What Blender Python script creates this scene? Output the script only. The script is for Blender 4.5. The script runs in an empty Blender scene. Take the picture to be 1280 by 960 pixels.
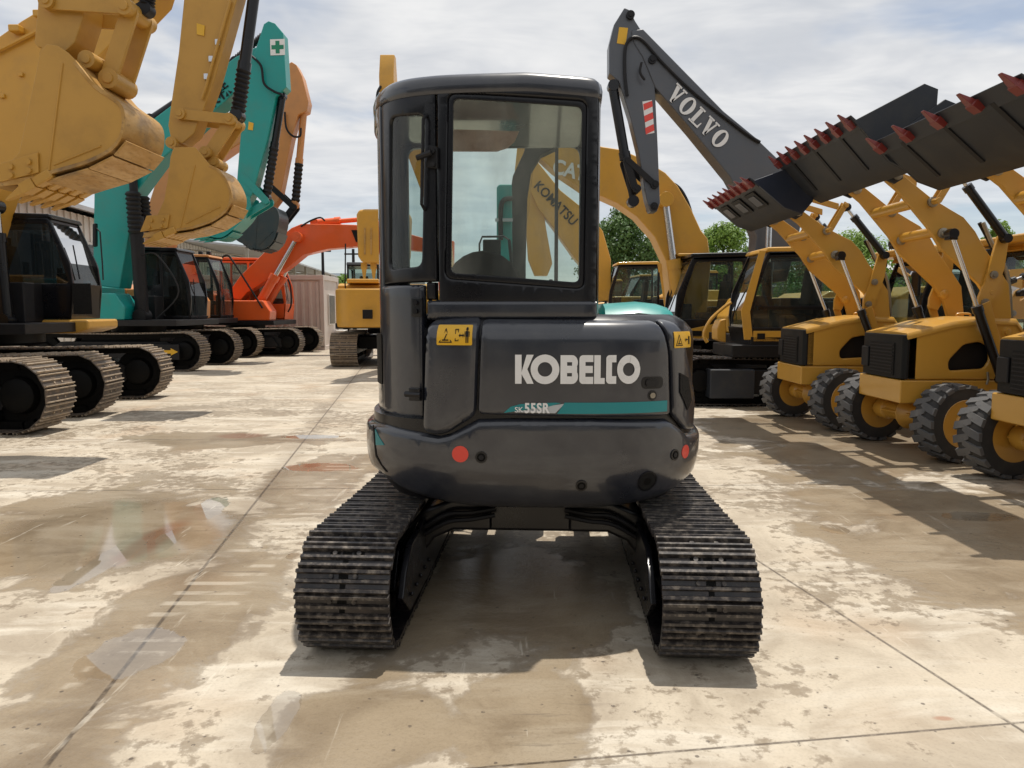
import bpy, bmesh, math, random
import numpy as np
from mathutils import Vector, Matrix, noise
from mathutils.geometry import delaunay_2d_cdt
random.seed(7)
C = bpy.context.scene.collection
R = math.radians
PI = math.pi
# ------------------------------------------------------------------ camera
PITCH = R(5.65); FPX = 930.0; CAMZ = 1.52
def ray(px, py):
    a = (px-640)/FPX; b = (480-py)/FPX
    return Vector((a, math.cos(PITCH)+b*math.sin(PITCH), -math.sin(PITCH)+b*math.cos(PITCH)))
def at(px, py, Y):
    d = ray(px, py); t = Y/d.y
    return Vector((d.x*t, Y, CAMZ+d.z*t))
def gnd(px, py):
    d = ray(px, py); t = -CAMZ/d.z
    return Vector((d.x*t, d.y*t, 0))
# ------------------------------------------------------------------ materials
MATS = {}
class NT:
    def __init__(s, name):
        s.m = bpy.data.materials.new(name); s.m.use_nodes = True
        s.t = s.m.node_tree; s.b = s.t.nodes['Principled BSDF']; s.L = s.t.links
        s.co = None
    def n(s, typ, **kw):
        o = s.t.nodes.new(typ)
        for k, v in kw.items(): setattr(o, k, v)
        return o
    def lk(s, a, b):
        if isinstance(a, (int, float)): b.default_value = a
        elif isinstance(a, (tuple, list)): b.default_value = tuple(a)+((1,) if len(a) == 3 and len(b.default_value) == 4 else ())
        else: s.L.new(a, b)
    def coord(s):
        if not s.co: s.co = s.n('ShaderNodeTexCoord').outputs['Object']
        return s.co
    def noise(s, scale, detail=4, rough=.55, vec=None, stretch=None, dist=0):
        v = vec or s.coord()
        if stretch:
            mp = s.n('ShaderNodeMapping'); s.lk(v, mp.inputs[0]); mp.inputs['Scale'].default_value = stretch; v = mp.outputs[0]
        o = s.n('ShaderNodeTexNoise'); s.lk(v, o.inputs['Vector'])
        o.inputs['Scale'].default_value = scale; o.inputs['Detail'].default_value = detail
        o.inputs['Roughness'].default_value = rough; o.inputs['Distortion'].default_value = dist
        return o.outputs['Fac']
    def ramp(s, f, a, b, lo=0., hi=1.):
        o = s.n('ShaderNodeMapRange', interpolation_type='SMOOTHSTEP'); s.lk(f, o.inputs[0])
        o.inputs[1].default_value = a; o.inputs[2].default_value = b; o.inputs[3].default_value = lo; o.inputs[4].default_value = hi
        return o.outputs[0]
    def math(s, op, a, b=0.):
        o = s.n('ShaderNodeMath', operation=op); s.lk(a, o.inputs[0]); s.lk(b, o.inputs[1]); return o.outputs[0]
    def mix(s, f, a, b):
        o = s.n('ShaderNodeMix', data_type='RGBA'); s.lk(f, o.inputs[0]); s.lk(a, o.inputs[6]); s.lk(b, o.inputs[7]); return o.outputs[2]
    def bump(s, h, dist, strength=1):
        o = s.n('ShaderNodeBump'); o.inputs['Distance'].default_value = dist; o.inputs['Strength'].default_value = strength
        s.lk(h, o.inputs['Height']); s.lk(o.outputs[0], s.b.inputs['Normal'])
def paint(name, col, rough=.38, coat=.25, dirt=.25, dcol=(.16, .12, .08), metal=0., bump=0.002, dscale=2.2, spec=.5):
    if name in MATS: return MATS[name]
    k = NT(name)
    n1 = k.noise(dscale, 6, .65); n2 = k.noise(30, 3, .6)
    f = k.math('MULTIPLY', k.ramp(n1, .42, .75), dirt)
    c2 = tuple(min(1, x*.86) for x in col)
    base = k.mix(k.noise(1.3, 3), col, c2)
    k.lk(k.mix(f, base, dcol), k.b.inputs['Base Color'])
    r = k.math('ADD', k.math('MULTIPLY', n1, .3), rough-.13); r = k.math('ADD', r, k.math('MULTIPLY', n2, .06))
    k.lk(r, k.b.inputs['Roughness'])
    k.b.inputs['Specular IOR Level'].default_value = spec; k.b.inputs['Coat Weight'].default_value = coat; k.b.inputs['Coat Roughness'].default_value = .08
    k.b.inputs['Metallic'].default_value = metal
    if bump: k.bump(k.noise(6, 2), bump, .5)
    MATS[name] = k.m; return k.m
def glassmat(name, tint=(.75, .85, .83), dust=.1, refl=1.):
    k = NT(name); k.t.nodes.remove(k.b)
    out = [n for n in k.t.nodes if n.type == 'OUTPUT_MATERIAL'][0]
    tr = k.n('ShaderNodeBsdfTransparent'); tr.inputs[0].default_value = tint+(1,)
    gl = k.n('ShaderNodeBsdfGlossy'); gl.inputs['Roughness'].default_value = .02
    fr = k.n('ShaderNodeFresnel'); fr.inputs[0].default_value = 1.5
    m = k.n('ShaderNodeMixShader'); k.lk(k.math('MULTIPLY', fr.outputs[0], refl), m.inputs[0]); k.L.new(tr.outputs[0], m.inputs[1]); k.L.new(gl.outputs[0], m.inputs[2])
    df = k.n('ShaderNodeBsdfDiffuse'); df.inputs[0].default_value = (.45, .47, .43, 1)
    m2 = k.n('ShaderNodeMixShader'); f = k.ramp(k.noise(3.5, 6, .6, stretch=(1, 1, .35)), .35, .8, dust*.3, dust*1.6); k.lk(f, m2.inputs[0])
    k.L.new(m.outputs[0], m2.inputs[1]); k.L.new(df.outputs[0], m2.inputs[2]); k.L.new(m2.outputs[0], out.inputs[0])
    MATS[name] = k.m; return k.m
CATY = paint('cat_yellow', (.62, .325, .038), .42, .2, .2)
CATG = paint('gold_paint', (.53, .285, .045), .45, .12, .35, (.24, .13, .03))
LOADY = paint('loader_yellow', (.62, .33, .048), .34, .35, .1, (.3, .16, .04))
TEAL = paint('teal_paint', (.0, .29, .265), .38, .25, .15)
TEALD = paint('teal_decal', (.0, .22, .24), .35, .2, .0)
ORL = paint('light_orange_paint', (.60, .25, .07), .4, .2, .2)
ORR = paint('red_orange_paint', (.86, .13, .018), .36, .3, .1)
GREYV = paint('slate_grey_paint', (.075, .083, .10), .38, .25, .1)
DK = paint('charcoal_paint', (.020, .023, .033), .27, .75, .7, (.046, .048, .054), dscale=3.5, bump=.0015)
DKB = paint('black_frame_paint', (.005, .005, .007), .25, .15, .1, (.015, .014, .012), spec=.35)
DKS = paint('dark_satin', (.009, .009, .011), .45, 0, .3, (.03, .025, .02), spec=.3)
BUCKB = paint('bucket_black', (.018, .022, .030), .5, 0, .5, (.06, .055, .045))
NAVY = paint('bucket_side_navy', (.012, .02, .042), .35, .3, .1)
BUCKS = paint('bucket_slate', (.03, .05, .058), .45, .1, .3)
SHOE = paint('track_shoe_steel', (.085, .070, .058), .6, 0, .8, (.24, .17, .115), metal=0, dscale=9)
GROU = paint('worn_lit_grouser_steel', (.38, .30, .215), .55, 0, .9, (.15, .115, .085), metal=0, dscale=12)  # worn steel, brightened further as if the bars caught the light
GROUD = paint('dark_grouser_steel', (.028, .024, .024), .36, .1, 1., (.20, .17, .14), metal=.2, dscale=26)
HUBB = paint('greasy_black', (.004, .004, .004), .6, 0, .4, (.012, .010, .008), spec=.15)
SHOED = paint('track_shoe_black', (.016, .014, .016), .33, .25, .8, (.075, .058, .05), metal=.2, dscale=14)
def wornmat():
    k = NT('worn_bucket_steel'); a = k.noise(2.2, 6, .65, stretch=(2.4, .8, 2.4)); b = k.noise(6, 5, .7, stretch=(3.5, 1.2, 3.5)); c = k.noise(1.1, 4, .6)
    base = k.mix(k.ramp(a, .38, .62), (.42, .225, .05), (.50, .30, .10)); base = k.mix(k.ramp(b, .52, .68, 0, .45), base, (.20, .12, .06)); base = k.mix(k.ramp(c, .55, .7, 0, .7), base, (.10, .075, .06))
    k.lk(base, k.b.inputs['Base Color']); k.lk(k.ramp(b, .3, .7, .35, .6), k.b.inputs['Roughness']); k.b.inputs['Metallic'].default_value = .25; k.bump(b, .004, .5); return k.m
WORN = wornmat()
RUB = paint('rubber', (.028, .028, .029), .75, 0, .6, (.085, .075, .065), bump=0)
RUBG = paint('tyre_tread_rubber', (.10, .10, .102), .8, 0, .7, (.17, .155, .14), bump=0)
CHR = paint('chrome', (.65, .65, .66), .2, 0, .05, metal=1.)
STEEL = paint('pin_steel', (.35, .32, .26), .4, 0, .4, metal=.7)
RED = paint('red_reflector', (.75, .05, .03), .3, .3, .05)
TRED = paint('tooth_red', (.19, .020, .016), .4, .2, .4, (.1, .03, .02))
WHT = paint('white_letter', (.80, .80, .80), .45, .1, .06)
SILV = paint('silver_decal', (.45, .48, .50), .35, .3, .0)
STK = paint('yellow_sticker', (.75, .42, .01), .4, .2, .0)
INK = paint('black_ink', (.008, .008, .008), .5, 0, 0, spec=.25)
WALLW = paint('white_sheet_metal', (.66, .64, .60), .5, .05, .25, (.4, .35, .28))
CONTW = paint('cream_container_paint', (.60, .53, .48), .5, .05, .25, (.4, .3, .22))
ROOFG = paint('grey_roof_sheet', (.42, .43, .44), .5, .05, .3)
FARB = paint('far_blue_grey_wall', (.10, .13, .15), .6, 0, .1)
WIND = paint('dark_window_glass', (.03, .04, .045), .15, .4, .1)
HATCHP = paint('sunlit_pink_panel', (.95, .60, .50), .5, .1, .7, (.45, .2, .12), dscale=8)  # pale pink: sunlight at the roof hatch is put into the colour
FABR = paint('seat_fabric', (.03, .03, .033), .8, 0, .2)
GLR = glassmat('rear_glass', (.84, .92, .89), .2)
GLS = glassmat('cab_glass', (.60, .70, .67), .07)
GLD = glassmat('tinted_glass', (.13, .17, .19), .03)
GLB = glassmat('blue_glass', (.55, .72, .74), .25)
def meshmat():
    k = NT('black_mesh'); v = k.coord()
    w = k.n('ShaderNodeTexVoronoi'); w.inputs['Scale'].default_value = 70; k.lk(v, w.inputs['Vector'])
    k.lk(k.mix(k.ramp(w.outputs[0], .2, .45), (.001, .001, .001), (.012, .011, .010)), k.b.inputs['Base Color']); k.b.inputs['Specular IOR Level'].default_value = .2; k.b.inputs['Roughness'].default_value = .6
    return k.m
MESH = meshmat()
# ------------------------------------------------------------------ mesh builder (everything is built in world space, then moved into its thing's frame)
WM = {}
class MB:
    def __init__(s, F=None): s.v = []; s.f = []; s.F = F or Matrix.Identity(4)
    def add(s, vs, fs):
        o = len(s.v); s.v += [s.F @ Vector(p) for p in vs]; s.f += [tuple(i+o for i in f) for f in fs]; return s
    def box(s, c, d, M=None):
        x, y, z = [q/2 for q in d]; c = Vector(c)
        vs = [Vector((a*x, b*y, e*z)) for a in (-1, 1) for b in (-1, 1) for e in (-1, 1)]
        if M: vs = [M @ p for p in vs]
        return s.add([c+p for p in vs], [(0, 1, 3, 2), (4, 6, 7, 5), (0, 4, 5, 1), (2, 3, 7, 6), (0, 2, 6, 4), (1, 5, 7, 3)])
    def bx(s, x0, x1, y0, y1, z0, z1): return s.box(((x0+x1)/2, (y0+y1)/2, (z0+z1)/2), (abs(x1-x0), abs(y1-y0), abs(z1-z0)))
    def prism(s, pts, vec):
        pts = [Vector(p) for p in pts]; vec = Vector(vec); n = len(pts)
        nor = Vector((0, 0, 0))
        for i in range(n): nor += pts[i].cross(pts[(i+1) % n])
        if nor.dot(vec) > 0: pts = pts[::-1]
        vs = pts+[p+vec for p in pts]
        fs = [tuple(range(n)), tuple(range(2*n-1, n-1, -1))]+[(i, i+n, (i+1) % n+n, (i+1) % n) for i in range(n)]
        return s.add(vs, fs)
    def slab(s, pix, Y, w):      # outline seen on the plane Y, w thick about it
        return s.prism([at(a, b, Y)+Vector((0, -w/2, 0)) for a, b in pix], (0, w, 0))
    def tube(s, path, r, n=10, cap=True):
        path = [Vector(p) for p in path]; m = len(path)
        rr = r if isinstance(r, (list, tuple)) else [r]*m
        ts = []
        for i in range(m):
            a = path[min(i+1, m-1)]-path[max(i-1, 0)]; ts.append(a.normalized() if a.length > 1e-9 else Vector((0, 0, 1)))
        up = Vector((0, 0, 1)) if abs(ts[0].z) < .9 else Vector((1, 0, 0))
        u = (up-ts[0]*up.dot(ts[0])).normalized(); vs = []
        for i in range(m):
            u = (u-ts[i]*u.dot(ts[i])).normalized(); w = ts[i].cross(u)
            for j in range(n):
                a = 2*PI*j/n; vs.append(path[i]+(u*math.cos(a)+w*math.sin(a))*rr[i])
        fs = [(i*n+j, i*n+(j+1) % n, (i+1)*n+(j+1) % n, (i+1)*n+j) for i in range(m-1) for j in range(n)]
        if cap: fs += [tuple(range(n-1, -1, -1)), tuple(range((m-1)*n, m*n))]
        return s.add(vs, fs)
    def curve(s, path, r, n=8, seg=8):
        return s.tube(catmull(path, seg), r, n)
    def lathe(s, c, ax, prof, n=32, cap=True):   # prof: (radius, height along ax)
        c = Vector(c); ax = Vector(ax).normalized(); up = Vector((0, 0, 1)) if abs(ax.z) < .9 else Vector((1, 0, 0))
        u = (up-ax*up.dot(ax)).normalized(); w = ax.cross(u); vs = []
        for r, h in prof:
            for j in range(n):
                a = 2*PI*j/n; vs.append(c+ax*h+(u*math.cos(a)+w*math.sin(a))*r)
        m = len(prof)
        fs = [(i*n+j, i*n+(j+1) % n, (i+1)*n+(j+1) % n, (i+1)*n+j) for i in range(m-1) for j in range(n)]
        if cap: fs += [tuple(range(n-1, -1, -1)), tuple(range((m-1)*n, m*n))]
        return s.add(vs, fs)
    def cyl(s, a, b, r, n=16): return s.tube([a, b], r, n)
    def build(s, name, mat, parent=None, bevel=0, angle=35, seg=2, loc=None):
        me = bpy.data.meshes.new(name)
        if parent is not None: inv = WM[parent].inverted()
        else:
            W = Matrix.Translation(loc if loc else Vector((0, 0, 0))); inv = W.inverted()
        me.from_pydata([inv @ p for p in s.v], [], s.f); me.validate()
        bm = bmesh.new(); bm.from_mesh(me); bmesh.ops.recalc_face_normals(bm, faces=bm.faces) ; bm.to_mesh(me); bm.free()
        for p in me.polygons: p.use_smooth = True
        me.set_sharp_from_angle(angle=R(angle))
        me.materials.append(mat)
        o = bpy.data.objects.new(name, me); C.objects.link(o)
        if parent is not None: o.parent = parent; WM[o] = WM[parent]
        else: o.location = W.to_translation(); WM[o] = W
        if bevel:
            b = o.modifiers.new('b', 'BEVEL'); b.width = bevel; b.segments = seg; b.limit_method = 'ANGLE'; b.angle_limit = R(38); b.harden_normals = True
        return o
def catmull(path, seg=8, closed=False):
    P = [Vector(p) for p in path]; n = len(P); out = []
    rng = range(n) if closed else range(n-1)
    for i in rng:
        if closed: p0, p1, p2, p3 = P[i-1], P[i], P[(i+1) % n], P[(i+2) % n]
        else: p0, p1, p2, p3 = P[max(i-1, 0)], P[i], P[i+1], P[min(i+2, n-1)]
        for j in range(seg):
            t = j/seg
            out.append(.5*((2*p1)+(p2-p0)*t+(2*p0-5*p1+4*p2-p3)*t*t+(3*p1-p0-3*p2+p3)*t*t*t))
    if not closed: out.append(P[-1])
    return out
def thing(name, label, cat, loc, rotz=0, group=None):
    o = bpy.data.objects.new(name, None); C.objects.link(o); o.empty_display_size = .3
    o.location = loc; o.rotation_euler = (0, 0, rotz)
    WM[o] = Matrix.Translation(Vector(loc)) @ Matrix.Rotation(rotz, 4, 'Z')
    return tag(o, label, cat, group)
def tag(o, label, cat, group=None):
    o['label'] = label; o['category'] = cat
    if group: o['group'] = group
    return o
def frame(x, y, deg): return Matrix.Translation((x, y, 0)) @ Matrix.Rotation(R(deg), 4, 'Z')
# ------------------------------------------------------------------ panels: an outline with holes, laid on a mapped surface, with thickness
def inside(p, poly):
    x, y = p; r = False; n = len(poly)
    for i in range(n):
        x1, y1 = poly[i]; x2, y2 = poly[(i+1) % n]
        if (y1 > y) != (y2 > y) and x < (x2-x1)*(y-y1)/(y2-y1)+x1: r = not r
    return r
def resamp(poly, step):
    out = []; n = len(poly)
    for i in range(n):
        a = Vector(poly[i]); b = Vector(poly[(i+1) % n]); m = max(1, int(math.ceil((b-a).length/step)))
        for j in range(m): out.append(tuple(a.lerp(b, j/m)))
    return out
def roundpoly(poly, r, seg=4):
    out = []; n = len(poly)
    for i in range(n):
        p = Vector(poly[i]); a = Vector(poly[i-1]); b = Vector(poly[(i+1) % n])
        da = (a-p); db = (b-p); q = min(r, da.length*.45, db.length*.45)
        A = p+da.normalized()*q; B = p+db.normalized()*q
        for j in range(seg+1):
            t = j/seg; out.append(tuple((A*(1-t)+p*t)*(1-t)+(p*(1-t)+B*t)*t))
    return out
def sdist(p, loops):
    d = 1e9; p = Vector(p)
    for L in loops:
        for i in range(len(L)):
            a = Vector(L[i]); b = Vector(L[(i+1) % len(L)]); ab = b-a; l2 = ab.length_squared
            t = 0 if l2 == 0 else max(0, min(1, (p-a).dot(ab)/l2)); d = min(d, (p-(a+ab*t)).length)
    return d
def np_dist(P, L):
    """distance from each point to the outlines, and whether it lies inside the first and outside the others"""
    P = np.asarray(P, float).reshape(-1, 2); D = np.full(len(P), 1e9); IN = np.ones(len(P), bool)
    for k, loop in enumerate(L):
        A = np.asarray(loop, float); B = np.roll(A, -1, 0); AB = B-A; l2 = (AB**2).sum(1)+1e-20
        ap = P[:, None, :]-A[None]; t = np.clip((ap*AB[None]).sum(2)/l2, 0, 1); q = ap-AB[None]*t[..., None]; D = np.minimum(D, np.sqrt((q**2).sum(2).min(1)))
        x, y = P[:, 0:1], P[:, 1:2]; c = ((A[:, 1] > y) != (B[:, 1] > y)); dy = np.where(np.abs(AB[:, 1]) < 1e-15, 1e-15, AB[:, 1])
        h = c & (x < AB[:, 0]*(y-A[:, 1])/dy+A[:, 0]); ins_ = (h.sum(1) % 2) == 1; IN &= ins_ if k == 0 else ~ins_
    return D, IN
def panel(mb, outer, holes, mapf, off=0., th=.02, step=.05, rnd=0.):
    bs = min(step, rnd*1.2) if rnd else step
    raw = [outer]+list(holes); loops = [resamp(L, bs) for L in raw]
    pts = []; edges = []
    for L in loops:
        o = len(pts); n = len(L); pts += [tuple(p) for p in L]; edges += [(o+i, o+(i+1) % n) for i in range(n)]
    free = []
    if rnd:
        for L in loops:
            A = np.asarray(L); t = np.roll(A, -1, 0)-np.roll(A, 1, 0); ln = np.sqrt((t**2).sum(1))+1e-12; nn = np.stack([-t[:, 1], t[:, 0]], 1)/ln[:, None]
            for k in (.3, .65, 1.):
                for sg in (1, -1): free += list(A+nn*sg*rnd*k)
    xs = [p[0] for p in loops[0]]; ys = [p[1] for p in loops[0]]
    nx = int((max(xs)-min(xs))/step); ny = int((max(ys)-min(ys))/step)
    for i in range(1, nx+1):
        for j in range(1, ny+1): free.append((min(xs)+i*step*.999, min(ys)+j*step*.999))
    if free:
        D, IN = np_dist(free, raw); mn = rnd*.25 if rnd else step*.3; seen = set()
        for p, d, i in zip(free, D, IN):
            if i and d > mn:
                key = (round(p[0]/(bs*.3)), round(p[1]/(bs*.3)))
                if key not in seen: seen.add(key); pts.append((float(p[0]), float(p[1])))
    r = delaunay_2d_cdt([Vector(p) for p in pts], edges, [], 0, 1e-5)
    V, Fc = r[0], r[2]
    cen = [((V[f[0]][0]+V[f[1]][0]+V[f[2]][0])/3, (V[f[0]][1]+V[f[1]][1]+V[f[2]][1])/3) for f in Fc]
    _, IN = np_dist(cen, raw); tris = [tuple(f) for f, i in zip(Fc, IN) if i]
    used = sorted({i for f in tris for i in f}); ix = {k: n for n, k in enumerate(used)}
    D, _ = np_dist([tuple(V[i]) for i in used], raw)
    dep = [0 if not rnd or d >= rnd else rnd*(1-math.sqrt(max(0, 1-(1-d/rnd)**2))) for d in D]
    mb.add([mapf(V[i][0], V[i][1], off-e) for i, e in zip(used, dep)], [tuple(ix[i] for i in f) for f in tris])
    if th:
        mb.add([mapf(V[i][0], V[i][1], off-th) for i in used], [tuple(ix[i] for i in reversed(f)) for f in tris])
        for L in loops:
            n = len(L)
            a = [mapf(p[0], p[1], off-(rnd if rnd else 0)) for p in L]; b = [mapf(p[0], p[1], off-th) for p in L]
            mb.add(a+b, [(i, (i+1) % n, (i+1) % n+n, i+n) for i in range(n)])
    return mb
def flat(o, ex, ey):           # plane map: origin and two unit axes; offset along their cross product
    o = Vector(o); ex = Vector(ex); ey = Vector(ey); nz = ex.cross(ey).normalized()
    return lambda a, b, off: o+ex*a+ey*b+nz*off
class Curve2:                  # a plan curve in a machine's frame; map (arclength, height, offset outwards)
    def __init__(s, pts, inset=None, closed=False):
        s.p = [Vector(p) for p in pts]; s.l = [0]; s.ins = inset or (lambda z: 0)
        for i in range(1, len(s.p)): s.l.append(s.l[-1]+(s.p[i]-s.p[i-1]).length)
        n = len(s.p); s.n = []
        for i in range(n):
            t = s.p[min(i+1, n-1)]-s.p[max(i-1, 0)] if not closed else s.p[(i+1) % n]-s.p[i-1]
            s.n.append(Vector((t.y, -t.x)).normalized())
    def pos(s, a):
        a = max(0, min(s.l[-1]-1e-6, a)); lo = 0; hi = len(s.l)-1
        while hi-lo > 1:
            m = (lo+hi)//2
            if s.l[m] <= a: lo = m
            else: hi = m
        t = (a-s.l[lo])/(s.l[hi]-s.l[lo]); return s.p[lo].lerp(s.p[hi], t), s.n[lo].lerp(s.n[hi], t).normalized()
    def __call__(s, a, z, off):
        p, n = s.pos(a); q = p+n*(off-s.ins(z)); return Vector((q.x, q.y, z))
    def hit(s, F, px, py):     # where the sight line of a pixel meets the surface: (arclength, height)
        inv = F.inverted(); o = inv @ Vector((0, 0, CAMZ)); d = inv.to_3x3() @ ray(px, py); best = None
        for i in range(len(s.p)-1):
            a = s.p[i]; e = s.p[i+1]-a; den = d.x*e.y-d.y*e.x
            if abs(den) < 1e-12: continue
            w = Vector((a.x-o.x, a.y-o.y)); t = (w.x*e.y-w.y*e.x)/den; u = (w.x*d.y-w.y*d.x)/den
            if t > 0 and -1e-6 <= u <= 1+1e-6 and (best is None or t < best[0]): best = (t, s.l[i]+u*(s.l[i+1]-s.l[i]), o.z+d.z*t)
        if best is None: print('nohit', px, py); return s.hit(F, px+(1 if px < 640 else -1), py)
        return best[1], best[2]
# ------------------------------------------------------------------ writing
def textmesh(s, bold=.0, spacing=1.):
    cu = bpy.data.curves.new('t', 'FONT'); cu.body = s; cu.offset = bold; cu.space_character = spacing; cu.resolution_u = 4; cu.size = 1
    o = bpy.data.objects.new('t', cu); C.objects.link(o); dg = bpy.context.evaluated_depsgraph_get(); dg.update()
    e = o.evaluated_get(dg); me = e.to_mesh(); vs = [v.co.copy() for v in me.vertices]; fs = [tuple(p.vertices) for p in me.polygons]
    e.to_mesh_clear(); bpy.data.objects.remove(o); bpy.data.curves.remove(cu)
    x0 = min(v.x for v in vs); x1 = max(v.x for v in vs); y0 = min(v.y for v in vs); y1 = max(v.y for v in vs)
    return [((v.x-x0)/(x1-x0), (v.y-y0)/(y1-y0)) for v in vs], fs
def write(mb, s, mapf, a0, a1, b0, b1, off, bold=0., spacing=1., shear=0):
    vs, fs = textmesh(s, bold, spacing)
    mb.add([mapf(a0+(a1-a0)*(u+shear*w), b0+(b1-b0)*w, off) for u, w in vs], fs)
    return mb
def polys(mb, L, mapf, a0, a1, b0, b1, off):   # polygons in a unit square
    for i, P in enumerate(L): mb.add([mapf(a0+(a1-a0)*u, b0+(b1-b0)*w, off+(i % 7)*.00025) for u, w in P], [tuple(range(len(P)))])
    return mb
def ringpoly(cx, cy, rx, ry, ix, iy, n=28):
    out = []
    for i in range(n):
        a = 2*PI*i/n; b = 2*PI*(i+1)/n
        out.append([(cx+rx*math.cos(a), cy+ry*math.sin(a)), (cx+rx*math.cos(b), cy+ry*math.sin(b)), (cx+ix*math.cos(b), cy+iy*math.sin(b)), (cx+ix*math.cos(a), cy+iy*math.sin(a))])
    return out
# ------------------------------------------------------------------ camera, sky, sun
sc = bpy.context.scene
cam = bpy.data.cameras.new('camera'); co = bpy.data.objects.new('camera', cam); C.objects.link(co)
co.location = (0, 0, CAMZ); co.rotation_euler = (R(90)-PITCH, 0, 0); cam.sensor_width = 36; cam.lens = FPX/1280*36; cam.clip_end = 2000; cam.clip_start = .05
sc.camera = co
sc.render.engine = 'CYCLES'
sc.view_settings.view_transform = 'Standard'; sc.view_settings.look = 'None'; sc.view_settings.gamma = 1; sc.view_settings.exposure = 0.14
sund = Vector((.13, .21, 1)).normalized()      # direction towards the sun
elev = math.asin(sund.z); az = math.atan2(sund.x, sund.y)
sl_ = bpy.data.lights.new('sun', 'SUN'); sl_.energy = 3.8; sl_.angle = R(.53); sl_.color = (1, .94, .85)
so = bpy.data.objects.new('sun', sl_); C.objects.link(so); so.rotation_euler = sund.to_track_quat('Z', 'Y').to_euler(); so.location = (0, 0, 30)
w = bpy.data.worlds.new('World'); sc.world = w; w.use_nodes = True
t = w.node_tree; bg = t.nodes['Background']
class WN(NT):
    def __init__(s): s.t = t; s.L = t.links; s.co = None
k = WN()
sky = k.n('ShaderNodeTexSky', sky_type='NISHITA'); sky.sun_disc = False; sky.sun_elevation = elev; sky.sun_rotation = az; sky.air_density = 1.0; sky.dust_density = .6
tc = k.n('ShaderNodeTexCoord').outputs['Generated']
sp = k.n('ShaderNodeSeparateXYZ'); k.lk(tc, sp.inputs[0])
zz = k.math('ADD', k.math('MAXIMUM', sp.outputs[2], 0.), .10)
cb = k.n('ShaderNodeCombineXYZ'); k.lk(k.math('DIVIDE', sp.outputs[0], zz), cb.inputs[0]); k.lk(k.math('DIVIDE', sp.outputs[1], zz), cb.inputs[1])
n1 = k.noise(.85, 5, .56, vec=cb.outputs[0], dist=.3)
n2 = k.noise(2.1, 4, .6, vec=cb.outputs[0], stretch=(1, 1.6, 1), dist=.4)
n3 = k.noise(.32, 1, .5, vec=cb.outputs[0])
cov_ = k.ramp(k.math('ADD', n1, k.math('MULTIPLY', k.math('SUBTRACT', n3, .5), .8)), .20, .46)
# thinner towards the horizon on the left, where pale blue shows
low = k.ramp(sp.outputs[2], .02, .22, .50, 1.0)
cov_ = k.math('MAXIMUM', k.math('MULTIPLY', cov_, low), .45)
shade = k.ramp(k.math('ADD', k.math('MULTIPLY', n2, .55), k.math('MULTIPLY', n1, .45)), .34, .66)
cc = k.mix(shade, (.62, .645, .69), (.88, .88, .88))
sk = k.n('ShaderNodeMix', data_type='RGBA', blend_type='MULTIPLY'); sk.inputs[0].default_value = 1; k.lk(sky.outputs[0], sk.inputs[6]); sk.inputs[7].default_value = (1., 1., 1., 1)
cloudc = k.n('ShaderNodeMix', data_type='RGBA', blend_type='MULTIPLY'); cloudc.inputs[0].default_value = 1; k.lk(cc, cloudc.inputs[6]); cloudc.inputs[7].default_value = (9.0, 9.0, 9.0, 1)
k.lk(k.mix(cov_, sk.outputs[2], cloudc.outputs[2]), bg.inputs[0]); bg.inputs[1].default_value = .10
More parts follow.
